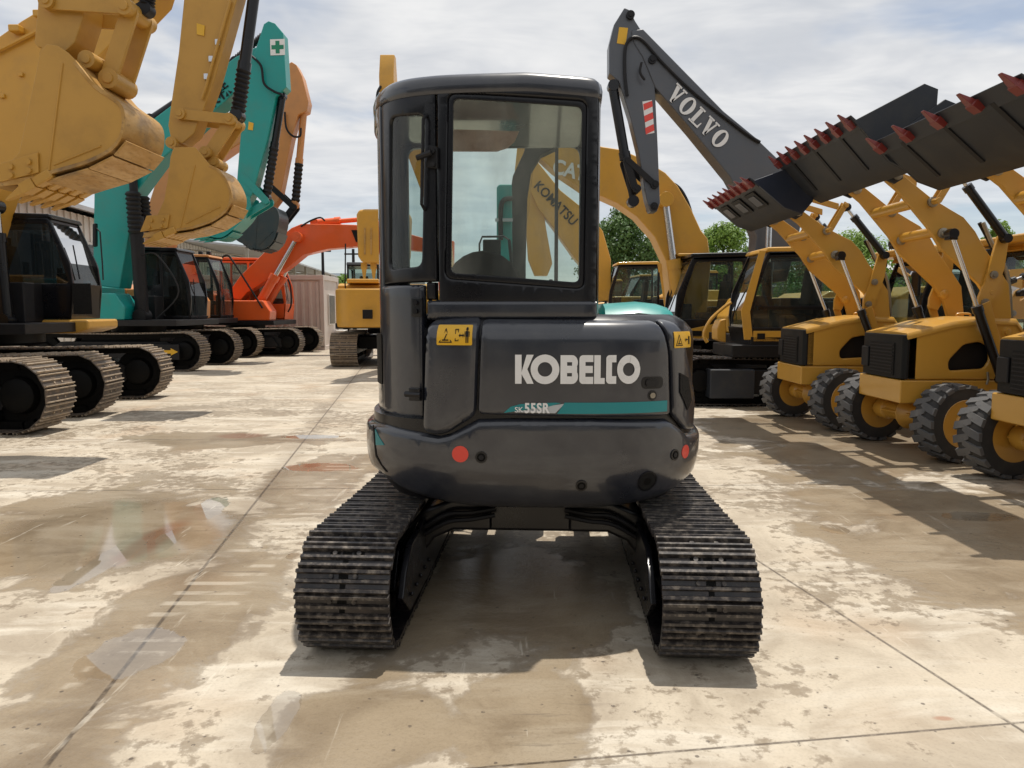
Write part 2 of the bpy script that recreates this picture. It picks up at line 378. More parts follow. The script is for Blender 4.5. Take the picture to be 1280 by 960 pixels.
# ------------------------------------------------------------------ ground
def ground_mat():
    k = NT('concrete_yard'); c = k.coord()
    sp = k.n('ShaderNodeSeparateXYZ'); k.lk(c, sp.inputs[0]); X, Y = sp.outputs[0], sp.outputs[1]
    big = k.noise(.55, 4, .6, dist=.4); mid = k.noise(1.6, 6, .64, dist=.6); fine = k.noise(11, 4, .7); vf = k.noise(70, 1, .7)
    strk = k.noise(2.2, 5, .62, stretch=(.45, 1.5, 1), dist=.8)
    base = k.mix(k.ramp(mid, .34, .62), (.34, .283, .212), (.51, .443, .345))
    base = k.mix(k.ramp(strk, .46, .70), base, (.56, .505, .415))
    base = k.mix(k.math('MULTIPLY', k.ramp(k.noise(.9, 2, .6), .55, .72), .30), base, (.40, .26, .15))
    base = k.mix(k.ramp(fine, .60, .80, 0, .35), base, (.22, .17, .125))
    base = k.mix(k.ramp(vf, .45, .75, 0, .16), base, (.18, .15, .12))
    def blob(x, y, rx, ry, rot=0, soft=.5):      # ellipse in metres about a ground point
        ca, sa = math.cos(rot), math.sin(rot)
        dx = k.math('SUBTRACT', X, x); dy = k.math('SUBTRACT', Y, y)
        u = k.math('DIVIDE', k.math('ADD', k.math('MULTIPLY', dx, ca), k.math('MULTIPLY', dy, sa)), rx)
        v = k.math('DIVIDE', k.math('SUBTRACT', k.math('MULTIPLY', dy, ca), k.math('MULTIPLY', dx, sa)), ry)
        return k.math('SUBTRACT', 1., k.math('SQRT', k.math('ADD', k.math('MULTIPLY', u, u), k.math('MULTIPLY', v, v))))
    def gp(x0, y0, x1, y1):                      # box in the photograph -> blob on the ground
        c = gnd((x0+x1)/2, (y0+y1)/2); n_ = gnd((x0+x1)/2, y1); f_ = gnd((x0+x1)/2, y0)
        cy = (n_.y+f_.y)/2; hx = (x1-x0)/2/FPX*cy; return ((x0+x1)/2-640)/FPX*cy*1.0, cy, hx, (f_.y-n_.y)/2
    def union(L, soft=.25):
        m = None
        for b in L:
            v = blob(*b); m = v if m is None else k.math('MAXIMUM', m, v)
        return m
    wob = k.math('ADD', k.math('MULTIPLY', k.math('SUBTRACT', mid, .5), 2.2), k.math('MULTIPLY', k.math('SUBTRACT', big, .5), 1.8))
    wobf = k.math('MULTIPLY', k.math('SUBTRACT', fine, .5), .5)
    wet = union([gp(-120, 612, 330, 740), gp(60, 690, 330, 960), gp(500, 690, 800, 830), gp(1060, 600, 1500, 850), gp(880, 505, 1300, 640), gp(300, 840, 560, 1000), gp(560, 840, 760, 960), gp(-200, 850, 120, 1100), gp(130, 540, 440, 560), gp(330, 560, 470, 650)])
    wet = k.ramp(k.math('ADD', k.math('ADD', wet, wob), k.math('MULTIPLY', wobf, .6)), -.06, .16)
    wet = k.math('MAXIMUM', wet, k.math('MULTIPLY', k.ramp(k.math('ADD', k.math('ADD', k.math('MULTIPLY', big, .6), k.math('MULTIPLY', mid, .4)), wobf), .50, .58), k.ramp(Y, 9., 15., .75, .25)))
    pud = union([gp(215, 618, 285, 655), gp(100, 660, 150, 745), gp(340, 578, 440, 590), gp(330, 543, 440, 549), gp(80, 780, 215, 860), gp(300, 850, 360, 960), gp(1035, 655, 1075, 668), gp(175, 655, 215, 700), gp(350, 690, 372, 700), gp(1190, 640, 1290, 652)])
    pud = k.ramp(k.math('ADD', k.math('ADD', pud, k.math('MULTIPLY', wob, .62)), k.math('MULTIPLY', wobf, .6)), .10, .17)
    film = k.ramp(k.math('ADD', k.math('MULTIPLY', blob(*gp(-60, 618, 310, 735)), 1.), k.math('MULTIPLY', wob, .4)), .08, .3)
    rust = union([gp(250, 540, 350, 550), gp(370, 578, 400, 586), gp(1185, 893, 1230, 903), gp(150, 640, 210, 720)])
    rust = k.math('MULTIPLY', k.ramp(k.math('ADD', rust, k.math('MULTIPLY', wob, .4)), .1, .6), .6)
    base = k.mix(rust, base, (.30, .13, .07))
    # slab joints
    def line(a, b, w_, lim=None):
        a, b = gnd(*a), gnd(*b); d = (b-a).normalized(); nx, ny = -d.y, d.x; c0 = -(nx*a.x+ny*a.y)
        f = k.math('ABSOLUTE', k.math('ADD', k.math('ADD', k.math('MULTIPLY', X, nx), k.math('MULTIPLY', Y, ny)), c0))
        f = k.math('ADD', f, k.math('MULTIPLY', k.math('SUBTRACT', fine, .5), w_*1.6))
        return k.ramp(f, w_*.4, w_*1.2, 1., 0.), (d, nx, ny, c0)
    L1, i1 = line((270, 690), (440, 475), .012); L2, i2 = line((1000, 735), (1280, 915), .010); L3, _ = line((0, 614), (370, 611), .012); L4, _ = line((860, 938), (1280, 903), .008)
    d1 = i1
    jn = k.math('MAXIMUM', k.math('MAXIMUM', L1, L2), k.math('MAXIMUM', L3, L4))
    for yy in (8.6, 12.9, 17.2, 21.5, 25.8):
        f = k.math('ABSOLUTE', k.math('SUBTRACT', k.math('ADD', Y, k.math('MULTIPLY', X, .02)), yy)); jn = k.math('MAXIMUM', jn, k.ramp(f, .008, .02, .8, 0))
    stain = k.ramp(k.math('ADD', k.math('ABSOLUTE', k.math('SUBTRACT', k.math('ADD', k.math('MULTIPLY', X, i1[1]), k.math('MULTIPLY', Y, i1[2])), -i1[3])), k.math('MULTIPLY', wobf, .6)), .0, .22, .35, 0)
    base = k.mix(stain, base, (.20, .155, .11)); base = k.mix(k.math('MULTIPLY', jn, k.ramp(fine, .35, .55, .35, .9)), base, (.10, .08, .062))
    wetc = k.n('ShaderNodeMix', data_type='RGBA', blend_type='MULTIPLY'); wetc.inputs[0].default_value = 1; k.lk(base, wetc.inputs[6]); wetc.inputs[7].default_value = (.51, .45, .372, 1)
    base = k.mix(k.math('MULTIPLY', wet, .85), base, wetc.outputs[2])
    base = k.mix(k.math('MULTIPLY', pud, .25), base, (.16, .14, .11))
    rim = k.math('MULTIPLY', k.math('MULTIPLY', wet, k.math('SUBTRACT', 1., wet)), 1.6); base = k.mix(rim, base, (.16, .125, .09))
    # scuffs, drag marks, grit and chips
    mp = k.n('ShaderNodeMapping'); k.lk(c, mp.inputs[0]); mp.inputs['Rotation'].default_value = (0, 0, .5); mp.inputs['Scale'].default_value = (.7, 7, 1)
    sc1 = k.noise(1.6, 4, .7, vec=mp.outputs[0]); mp2 = k.n('ShaderNodeMapping'); k.lk(c, mp2.inputs[0]); mp2.inputs['Rotation'].default_value = (0, 0, -.25); mp2.inputs['Scale'].default_value = (9, .8, 1)
    sc2 = k.noise(1.3, 4, .7, vec=mp2.outputs[0])
    base = k.mix(k.math('MULTIPLY', k.ramp(sc1, .60, .66), k.ramp(big, .45, .6, 0, .55)), base, (.15, .12, .09))
    base = k.mix(k.math('MULTIPLY', k.ramp(sc2, .62, .68), k.ramp(mid, .40, .6, .4, 0)), base, (.72, .66, .55))
    vo = k.n('ShaderNodeTexVoronoi'); vo.inputs['Scale'].default_value = 16; k.lk(c, vo.inputs['Vector'])
    base = k.mix(k.math('MULTIPLY', k.ramp(vo.outputs['Distance'], .10, .16, 1, 0), k.ramp(fine, .50, .58, 0, .75)), base, (.07, .055, .045))
    # faint prints of crawler tracks
    band = k.math('MULTIPLY', k.ramp(k.math('ABSOLUTE', k.math('ADD', X, 1.62)), .18, .22, 1, 0), k.ramp(k.math('SINE', k.math('MULTIPLY', Y, 44.)), .2, .7))
    base = k.mix(k.math('MULTIPLY', band, k.ramp(mid, .48, .6, 0, .35)), base, (.66, .60, .50))
    k.lk(base, k.b.inputs['Base Color'])
    k.lk(k.math('ADD', k.math('MULTIPLY', k.math('MAXIMUM', pud, film), .5), .4), k.b.inputs['Specular IOR Level'])
    r = k.mix(wet, (.75, .75, .75), (.34, .34, .34)); r = k.mix(film, r, (.07, .07, .07)); r = k.mix(pud, r, (.015, .015, .015)); k.lk(r, k.b.inputs['Roughness'])
    bn = k.n('ShaderNodeBump'); bn.inputs['Distance'].default_value = .008
    k.lk(k.noise(14, 3, .7), bn.inputs['Height']); k.lk(k.ramp(k.math('MAXIMUM', pud, k.math('MULTIPLY', film, .93)), 0, 1, .7, 0), bn.inputs['Strength']); k.lk(bn.outputs[0], k.b.inputs['Normal'])
    return k.m
g = MB(); g.add([(-600, -30, 0), (600, -30, 0), (600, 1200, 0), (-600, 1200, 0)], [(0, 1, 2, 3)])
go = g.build('ground', ground_mat()); go['kind'] = 'structure'
# ------------------------------------------------------------------ crawler tracks
def crawler(root, F, yc, u0, u1, H, w, pitch, shoemat, framemat=None, plates=None, side=1, hub=None, lug=.022, bolts=True, rollers=5):
    """one belt along local x of frame F, centred at lateral yc"""
    framemat = framemat or DKS
    r = H/2-lug-.004; L = (u1-u0)-2*(H/2); per = 2*L+2*PI*r; N = int(round(per/pitch)); p = per/N
    tr = MB(F); ln = MB(F); gb = MB(F); hb_ = MB(F)
    for k in range(N):
        s = (k+.35)*p; cz = H/2
        if s < L: x, z, a = u0+H/2+s, cz+r, 0
        elif s < L+PI*r: t = (s-L)/r; x, z, a = u1-H/2+r*math.sin(t), cz+r*math.cos(t), -t
        elif s < 2*L+PI*r: x, z, a = u1-H/2-(s-L-PI*r), cz-r, PI
        else: t = (s-2*L-PI*r)/r; x, z, a = u0+H/2-r*math.sin(t), cz-r*math.cos(t), PI-t
        if a == 0: z -= .035*H*math.sin(PI*(x-u0)/(u1-u0))**2
        M = Matrix.Translation((x, yc, z)) @ Matrix.Rotation(-a, 4, 'Y')
        q = MB()
        j = random.uniform(-.004, .004)
        q.bx(-p*.46, p*.50, -w/2+j, w/2+j, -.012, .002)
        tr.add([M @ v for v in q.v], q.f); q = MB()
        for c, hh in ((-.40, .9), (0, .8), (.40, 1.)):
            q.prism([(p*c-.012, -w/2+j, 0), (p*c+.012, -w/2+j, 0), (p*c+.006, -w/2+j, lug*hh), (p*c-.006, -w/2+j, lug*hh)], (0, w, 0))
        gb.add([M @ v for v in q.v], q.f); q = MB()
        if bolts:
            for by in (-.052, .052): q.cyl((p*.2, by*w/.4, 0), (p*.2, by*w/.4, .012), .0105 if pitch < .16 else .015, 8)
            hl_ = MB(); hl_.bx(p*.08, p*.30, -.020*w/.4, .020*w/.4, .0022, .0035); hl_.bx(-p*.30, -p*.10, -.012*w/.4, .012*w/.4, .0022, .0035)
            if pitch > .16: hl_ = MB()
            elif k % 3 == 0: hl_.bx(-p*.06, p*.34, -.075*w/.4, -.03*w/.4, .0022, .0038); hl_.bx(-p*.06, p*.34, .03*w/.4, .075*w/.4, .0022, .0038)
            hb_.add([M @ v for v in hl_.v], hl_.f)
        gb.add([M @ v for v in q.v], q.f)
        q = MB()
        q.bx(-p*.51, p*.51, -.075*w/.4, .075*w/.4, -.085*H/.55*.75, -.010)
        ln.add([M @ v for v in q.v], q.f)
    nh = len(hb_.f)
    if nh: tr.v += hb_.v; tr.f += [tuple(i+len(tr.v)-len(hb_.v) for i in f) for f in hb_.f]
    tr = tr.build('track', shoemat, root, 0)
    if nh:
        tr.data.materials.append(HUBB)
        for p_ in list(tr.data.polygons)[-nh:]: p_.material_index = 1
    ln.build('chain', HUBB, tr, 0); gb.build('grousers', GROU if shoemat is SHOE else GROUD, tr, 0)

    ri = H/2-.085
    fb = MB(F)
    fb.prism([(u0+H*.75, yc-w*.22, H*.30), (u0+H*.62, yc-w*.22, H*.52), (u0+H*.95, yc-w*.22, H*.74), (u1-H*.95, yc-w*.22, H*.74), (u1-H*.62, yc-w*.22, H*.52), (u1-H*.75, yc-w*.22, H*.30)], (0, w*.44, 0))
    fb.prism([(u0+H*.8, yc-w*.36, H*.34), (u0+H*1., yc-w*.36, H*.66), (u1-H*1., yc-w*.36, H*.66), (u1-H*.8, yc-w*.36, H*.34)], (0, w*.72, 0))
    fr = fb.build('track_frame', framemat, root, .012)
    for nm, cx in (('sprocket', u0+H/2), ('idler', u1-H/2)):
        m = MB(F)
        m.lathe((cx, yc-w*.13, H/2), (0, 1, 0), [(ri*.9, 0), (ri, .01), (ri, w*.26-.01), (ri*.9, w*.26)], 28)
        m.lathe((cx, yc-w*.34, H/2), (0, 1, 0), [(ri*.42, 0), (ri*.55, .03), (ri*.62, w*.2), (ri*.62, w*.48), (ri*.55, w*.65), (ri*.42, w*.68)], 20)
        if nm == 'sprocket':
            for i in range(14):
                a = 2*PI*i/14; m.box((cx+ri*1.02*math.cos(a), yc, H/2+ri*1.02*math.sin(a)), (.05, w*.14, .03), Matrix.Rotation(-a, 3, 'Y'))
                for sg in (-1, 1): m.cyl((cx+ri*.5*math.cos(a), yc+sg*w*.33, H/2+ri*.5*math.sin(a)), (cx+ri*.5*math.cos(a), yc+sg*w*.355, H/2+ri*.5*math.sin(a)), .014, 6)
        m.build(nm, HUBB, root, 0)
    for i in range(rollers):
        x = u0+H*.85+(u1-u0-H*1.7)*i/max(1, rollers-1); m = MB(F)
        m.lathe((x, yc-w*.32, H*.22), (0, 1, 0), [(H*.07, 0), (H*.1, .01), (H*.1, w*.64-.01), (H*.07, w*.64)], 14)
        m.build('roller', HUBB, root, 0)
    return tr, fr
def bellows(mb, a, b, r, n=12):
    a = Vector(a); b = Vector(b); path = []; rr = []
    for i in range(2*n+1): path.append(a.lerp(b, i/(2*n))); rr.append(r*(1. if i % 2 else .78))
    return mb.tube(path, rr, 14)
# ------------------------------------------------------------------ the compact excavator in the middle
KX, KY, KW = .127, 4.39, -3.1
FK = frame(KX, KY, KW); FT = frame(KX, KY, KW+90)
kob = thing('compact_excavator', 'dark charcoal compact excavator in the middle, seen from behind with white lettering', 'excavator', (KX, KY, 0), R(KW+90))
def inset(z):
    if z < .84: return .10*((.84-z)/.26)**2.4
    if z > 1.38: return .11*((z-1.38)/.12)**2.4
    return 0.
bp = []
for i in range(0, 61):
    t = PI+PI*i/60; c, s = math.cos(t), math.sin(t); e = 2/3.3
    bp.append((.90*math.copysign(abs(c)**e, c), -.96*abs(s)**e))
bp = [(-.885, .55), (-.90, .3)]+bp+[(.90, .3), (.885, .55)]
BODY = Curve2(bp, inset)
cabpts = catmull([(-.856, .22, 0), (-.861, .1, 0), (-.86, -.1, 0), (-.842, -.33, 0), (-.795, -.52, 0), (-.715, -.675, 0), (-.62, -.765, 0), (-.49, -.815, 0), (-.35, -.838, 0), (-.1, -.85, 0), (.15, -.845, 0), (.29, -.835, 0), (.325, -.80, 0), (.335, -.7, 0), (.335, -.1, 0), (.335, .22, 0)], 6)
CAB = Curve2([(p.x, p.y) for p in cabpts])
def K(m): return lambda a, b, off: m(a, b, off)
def hb(*L): return [BODY.hit(FK, *p) for p in L]
def hc(*L): return [CAB.hit(FK, *p) for p in L]
LB = BODY.l[-1]; LC = CAB.l[-1]
# core of the upper body
zs = [.585, .62, .64, .68, .74, .80, .9, 1.0, 1.01, 1.1, 1.3, 1.38, 1.42, 1.46, 1.49, 1.5]
n = len(BODY.p); m = MB(FK); vs = []
for z in zs: vs += [BODY(a, z, -.11 if z > 1.005 and BODY.pos(a)[0].x < -.36 else -.03) for a in BODY.l]
fs = [(j*n+i, j*n+(i+1) % n, (j+1)*n+(i+1) % n, (j+1)*n+i) for j in range(len(zs)-1) for i in range(n)]
fs += [tuple(range(n-1, -1, -1)), tuple(range((len(zs)-1)*n, len(zs)*n))]
m.add(vs, fs); m.build('body', DKB, kob)
# counterweight
top = hb((464, 527), (480, 532), (520, 541), (548, 546), (562, 543), (597, 525), (640, 524), (740, 524), (835, 524), (846, 531), (858, 542), (868, 541))
bot = hb((866, 598), (856, 612), (838, 625), (800, 637), (763, 643), (700, 645), (620, 644), (580, 641), (548, 635), (520, 626), (499, 617), (484, 605), (472, 592))
zt = top[0][1]-.01; zt2 = top[-1][1]-.005
cwp = [(.12, zt)]+top+[(LB-.12, zt2), (LB-.12, .70)]+bot+[(.12, .70)]
cw = panel(MB(FK), cwp, [], BODY, .012, .05, .05, .035).build('counterweight', DK, kob)
# hood and covers
hood = roundpoly(hb((601, 399), (828, 401), (836, 440), (838, 519), (597, 518)), .03)
panel(MB(FK), hood, [], BODY, .008, .03, .05, .02).build('engine_hood', DK, kob)
hl = panel(MB(FK), roundpoly(hb((841, 399), (852, 402), (858, 440), (868, 500), (866, 536), (858, 537), (842, 519), (839, 440), (832, 401)), .02), [], BODY, .006, .03, .04, .015).build('corner_cover', DK, kob)
cov = roundpoly(hb((532, 400), (599, 396), (595, 519), (560, 541), (546, 544), (528, 539)), .04)
panel(MB(FK), cov, [], BODY, .02, .05, .04, .035).build('side_cover', DK, kob)
g = hb((848, 466), (858, 472), (862, 500), (857, 512), (848, 490))
panel(MB(FK), g, [], BODY, .012, .01, .03).build('vent_grille', MESH, hl)
# fittings on the rear
def disc(name, px, py, rpx, mat, off=.014, th=.012, parent=kob, surf=BODY, n=20, ring=0):
    s, z = surf.hit(FK, px, py); r = rpx/268.
    P = [(s+r*math.cos(2*PI*i/n), z+r*math.sin(2*PI*i/n)) for i in range(n)]
    H = [[(s+ring*r*math.cos(2*PI*i/n), z+ring*r*math.sin(2*PI*i/n)) for i in range(n)]] if ring else []
    return panel(MB(FK), P, H, surf, off+th*.3, th, .03).build(name, mat, parent, 0)
for px, py, r in ((576, 567, 10.5), (854, 564, 9)): disc('reflector', px, py, r, RED, .013, .004, cw)
for px, py in ((602, 571), (727, 608), (841, 568)):
    disc('bolt', px, py, 7.5, DKB, .014, .006, cw, ring=.72); disc('bolt_recess', px, py, 6, HUBB, .0135, .002, cw); disc('bolt', px, py, 3.4, DKS, .016, .006, cw, n=6)
disc('tow_hole', 810, 602, 13.8, DKB, .014, .01, cw, ring=.86); disc('tow_hole', 810, 602, 12.2, paint('hole_black', (.002, .002, .002), .9, 0, 0), .0145, .003, cw); disc('tow_hole', 810, 602, 5, HUBB, .016, .004, cw)
a, b = hb((801, 471), (827, 485))
panel(MB(FK), roundpoly([(a[0], b[1]), (b[0], b[1]), (b[0], a[1]), (a[0], a[1])], .025), [], BODY, .010, .006, .03).build('latch', DKB, kob)
panel(MB(FK), roundpoly([(a[0]+.02, b[1]+.012), (b[0]-.03, b[1]+.012), (b[0]-.03, a[1]-.012), (a[0]+.02, a[1]-.012)], .015), [], BODY, .016, .006, .03).build('latch', DKS, kob)
disc('key_lock', 814, 494, 3.6, STEEL, .012, .012); disc('key_lock', 814, 494, 6.5, DKB, .008, .006)
P = hb((472, 536), (473, 556), (483, 556)); panel(MB(FK), P, [], BODY, .0145, .003, .03).build('decal', TEALD, cw, 0)
P = hb((469, 531), (470, 531), (474, 570), (484, 590), (482, 590), (472, 570)); panel(MB(FK), P, [], BODY, .0135, .003, .03).build('seam', HUBB, cw, 0)
# teal stripe, slash and lettering
def bodyrect(x0, y0, x1, y1): xm = (x0+x1)/2; return BODY.hit(FK, x0, y1)[0], BODY.hit(FK, x1, y0)[0], BODY.hit(FK, xm, y1)[1], BODY.hit(FK, xm, y0)[1]
s0, s1, z0, z1 = bodyrect(630, 503, 832, 517)
L = s1-s0; h = z1-z0
panel(MB(FK), [(s0+L*.315, z0), (s1, z0), (s1, z1), (s0+L*.36, z1)], [], BODY, .0115, .003, .05).build('stripe', TEALD, kob)
panel(MB(FK), [(s0+L*.06, z0+h*.12), (s0+L*.305, z0+h*.05), (s0+L*.36, z1*.9+z0*.1), (s0+L*.20, z0+h*.55)], [], BODY, .0105, .002, .05).build('slash', SILV, kob)
panel(MB(FK), [(s0, z0+h*.05), (s0+L*.09, z0+h*.25), (s0+L*.26, z0+h*.62), (s0+L*.34, z0+h*.95), (s0+L*.30, z1), (s0+L*.10, z0+h*.85), (s0+L*.04, z0+h*.6)], [], BODY, .0117, .003, .05).build('slash', TEALD, kob)
m = MB(FK); write(m, 'SK', BODY, s0+L*.066, s0+L*.116, z0+h*.12, z0+h*.60, .0160, .012)
write(m, '55SR', BODY, s0+L*.123, s0+L*.272, z0+h*.05, z0+h*.98, .0160, .035, 1.12)
m.build('model_lettering', WHT, kob)
s0, s1, z0, z1 = bodyrect(644, 443, 799, 480)
def rr(x0, y0, x1, y1): return [(x0, y0), (x1, y0), (x1, y1), (x0, y1)]
def bar(x0, y0, x1, y1, w): 
    d = (Vector((x1-x0, (y1-y0)*.238)).normalized()); nx, ny = -d.y*w/2, d.x*w/2/.238
    return [(x0-nx, y0-ny), (x1-nx, y1-ny), (x1+nx, y1+ny), (x0+nx, y0+ny)]
def ringh(cx, rx, ry, ix, iy, a0, a1, n=18):
    out = []
    for i in range(n):
        a = R(a0+(a1-a0)*i/n); b = R(a0+(a1-a0)*(i+1)/n)
        out.append([(cx+rx*math.cos(a), .5+ry*math.sin(a)), (cx+rx*math.cos(b), .5+ry*math.sin(b)), (cx+ix*math.cos(b), .5+iy*math.sin(b)), (cx+ix*math.cos(a), .5+iy*math.sin(a))])
    return out
KL = [rr(0, 0.01, .052, .99), [(.052, .40), (.092, .99), (.148, .99), (.098, .5), (.148, .01), (.095, .01), (.052, .33)]]
KL += ringpoly(.238, .5, .114, .5, .058, .245, 36)
def arc(cx, cy, rx, ry, a0=-90, a1=90, n=12):
    P = [(cx, cy)]
    for i in range(n+1): t_ = R(a0+(a1-a0)*i/n); P.append((cx+rx*math.cos(t_), cy+ry*math.sin(t_)))
    return [P]
KL += [rr(.361, .01, .413, .98), rr(.413, .746, .452, .98), rr(.413, .38, .452, .624), rr(.413, .01, .452, .264)]+arc(.452, .735, .046, .245)+arc(.452, .265, .048, .255)+[rr(.452, .40, .492, .60)]
def eshape(x0, st, x1, lo, hi, mid=None):
    c = .03; o = [rr(x0, .15, st, .85)]+arc(x0+c, .85, c, .13, 90, 180)+arc(x0+c, .15, c, .14, 180, 270)+[rr(x0+c, .85, st, .98), rr(x0+c, .01, st, .15), rr(st, hi, x1, .98), rr(st, .01, x1, lo)]
    if mid: o.append(rr(st, mid[0], x1-.004, mid[1]))
    return o
KL += eshape(.510, .558, .620, .25, .75, (.38, .62))+[rr(.627, .01, .678, .98), rr(.678, .01, .711, .21)]+eshape(.722, .768, .803, .27, .736)
KL += ringpoly(.905, .49, .095, .49, .048, .225, 36)
m = polys(MB(FK), KL, BODY, s0, s1, z0, z1, .0125)
m.build('brand_lettering', WHT, kob)
# warning stickers
def sticker(px0, py0, px1, py1, surf, off, man=True):
    s0, z0 = surf.hit(FK, px0, py1); s1, z1 = surf.hit(FK, px1, py0); L = s1-s0; h = z1-z0
    st = panel(MB(FK), roundpoly([(s0, z0), (s1, z0), (s1, z1), (s0, z1)], .006), [], surf, off, .003, .04).build('warning_sticker', STK, kob)
    q = []
    k = .5 if man else 1.
    T = [(.06, .12), (.44, .12), (.25, .85)]
    for i in range(3):
        a, b = Vector(T[i]), Vector(T[(i+1) % 3]); c = Vector((.25, .36)); q.append([tuple(a), tuple(b), tuple(b.lerp(c, .2)), tuple(a.lerp(c, .2))])
    q += [[(.2, .25), (.23, .25), (.30, .55), (.27, .55)], [(.16, .22), (.34, .22), (.34, .28), (.16, .28)]]
    if man:
        q += [rr(.52, .2, .54, .8), rr(.52, .76, .62, .8), rr(.60, .2, .62, .8), rr(.52, .2, .62, .24), rr(.66, .45, .74, .52), [(.63, .485), (.67, .38), (.67, .59)], [(.78, .485), (.74, .38), (.74, .59)]]
        q += ringpoly(.86, .80, .035, .09, 0.001, .001, 10)+[rr(.82, .42, .90, .70), rr(.82, .12, .85, .42), rr(.87, .12, .90, .42), rr(.79, .42, .81, .68), rr(.91, .42, .93, .68)]
    else: q += [rr(.6, .45, .74, .52), [(.57, .485), (.64, .35), (.64, .62)], rr(.8, .2, .9, .7)]
    polys(MB(FK), q, surf, s0, s1, z0, z1, off+.0015).build('pictogram', INK, st)
sticker(548, 406, 591, 431, BODY, .0245); sticker(841, 414, 861, 435, BODY, .011, False)
# teal cover in front of the hood (right side)
m = MB(FK); P = []
vs = []
for i, (y, z) in enumerate([(-.56, 1.495), (-.52, 1.53), (-.35, 1.555), (.0, 1.555), (.5, 1.53)]):
    for x, dz in ((.36, -.05), (.38, .0), (.55, .012), (.66, .0), (.72, -.02), (.75, -.07)): vs.append((x, y, z+dz))
m.add(vs, [(j*6+i, j*6+i+1, (j+1)*6+i+1, (j+1)*6+i) for j in range(4) for i in range(5)])
m.build('side_hood', TEAL, kob, angle=50)
MB(FK).bx(.37, .71, -.55, .5, 1.40, 1.50).build('gasket', DKB, kob, .01)
# ---- cab
def cpx(*L): return hc(*L)
sv = CAB.hit(FK, 546, 240)[0]; se = CAB.hit(FK, 738, 240)[0]; sl = CAB.hit(FK, 479, 240)[0]
zr = 2.535
zb = CAB.hit(FK, 640, 384)[1]
winR = roundpoly(hc((560, 116), (734, 126), (730, 361), (556, 348)), .04)
frR = [(sv+.004, zb), (se+.045, zb), (se+.045, zr), (sv+.004, zr)]
panel(MB(FK), frR, [winR], CAB, .0, .04, .05, .012).build('rear_frame', DKB, kob)
glr = roundpoly(hc((562, 119), (732, 129), (728, 358), (559, 345)), .035)
rg = panel(MB(FK), glr, [], CAB, -.014, .0, .08).build('rear_window', GLR, kob)
in1 = roundpoly(hc((566, 123), (728, 133), (724, 353), (563, 341)), .03)
panel(MB(FK), winR, [in1], CAB, -.010, .012, .06, .004).build('window_seal', DKB, rg)
cw1 = roundpoly(hc((487, 147), (530, 143), (526, 333), (486, 337)), .04)
slc = sl-.012
frL = [(slc, hc((480, 356))[0][1]), (sv-.004, CAB.hit(FK, 545, 352)[1]), (sv-.004, zr), (slc, zr)]
panel(MB(FK), frL, [cw1], CAB, -.002, .04, .04, .012).build('corner_frame', DKB, kob)
panel(MB(FK), cw1, [], CAB, -.014, 0, .05).build('corner_window', GLS, kob)
# lower left cab panel down to the counterweight, and the ledge under the rear window
zl = hc((480, 356))[0][1]
panel(MB(FK), roundpoly([(slc, 1.0), (CAB.hit(FK, 530, 420)[0], .98), (CAB.hit(FK, 530, 420)[0], zl-.006), (slc, zl-.006)], .012), [], CAB, .016, .05, .05, .02).build('lower_panel', DK, kob)
a = CAB.hit(FK, 533, 376); b = CAB.hit(FK, 742, 392)
panel(MB(FK), roundpoly([(a[0], b[1]-.03), (b[0]+.02, b[1]-.03), (b[0]+.02, a[1]-.0), (a[0], a[1])], .012), [], CAB, .012, .06, .05, .02).build('ledge', DK, kob)
a = CAB.hit(FK, 531, 353); b = CAB.hit(FK, 742, 376)
panel(MB(FK), [(a[0], b[1]+.006), (b[0]+.02, b[1]+.006), (b[0]+.02, zb-.003), (a[0]+.05, zb-.003), (a[0]+.05, a[1]), (a[0], a[1])], [], CAB, -.012, .04, .05, .01).build('sill', DKB, kob)
s, z = CAB.hit(FK, 524, 384); hg = MB(FK)
panel(hg, [(s-.028, z-.045), (s+.028, z-.045), (s+.028, z+.045), (s-.028, z+.045)], [], CAB, .03, .02, .05, .004); 
for dz in (-.02, .022): p = CAB(s, z+dz, .03); q = CAB(s, z+dz, .045); hg.cyl(p, q, .012, 8)
hg.build('hinge', DKB, kob, 0)
s, z = BODY.hit(FK, 518, 492); q = MB(FK)
panel(q, [(s-.01, z-.03), (s+.045, z-.03), (s+.045, z+.03), (s-.01, z+.03)], [], BODY, .035, .03, .05, .003); q.cyl(BODY(s-.03, z, .03), BODY(s+.05, z, .03), .014, 8); q.build('hinge', DKB, kob, 0)
# grab rod with latch on the left of the rear window
q = MB(FK); p0 = CAB.hit(FK, 533, 145); p1 = CAB.hit(FK, 531, 262)
q.tube([CAB(p0[0], p0[1], .0), CAB(p0[0], p0[1]-.02, .035), CAB(p1[0], p1[1]+.02, .035), CAB(p1[0], p1[1], .0)], .008, 8)
pm = CAB.hit(FK, 541, 196); panel(q, [(pm[0]-.028, pm[1]-.05), (pm[0]+.03, pm[1]-.06), (pm[0]+.03, pm[1]+.04), (pm[0]-.01, pm[1]+.05)], [], CAB, .025, .02, .05, .004)
q.cyl(CAB(pm[0]-.06, pm[1]-.01, .045), CAB(pm[0]+.01, pm[1]+.01, .045), .014, 8); q.cyl(CAB(pm[0]+.012, pm[1]-.04, .02), CAB(pm[0]+.012, pm[1]-.04, .04), .012, 8)
q.cyl(CAB(pm[0]+.012, pm[1]+.02, .02), CAB(pm[0]+.012, pm[1]+.02, .04), .012, 8)
q.build('window_latch', DKS, kob, 0)
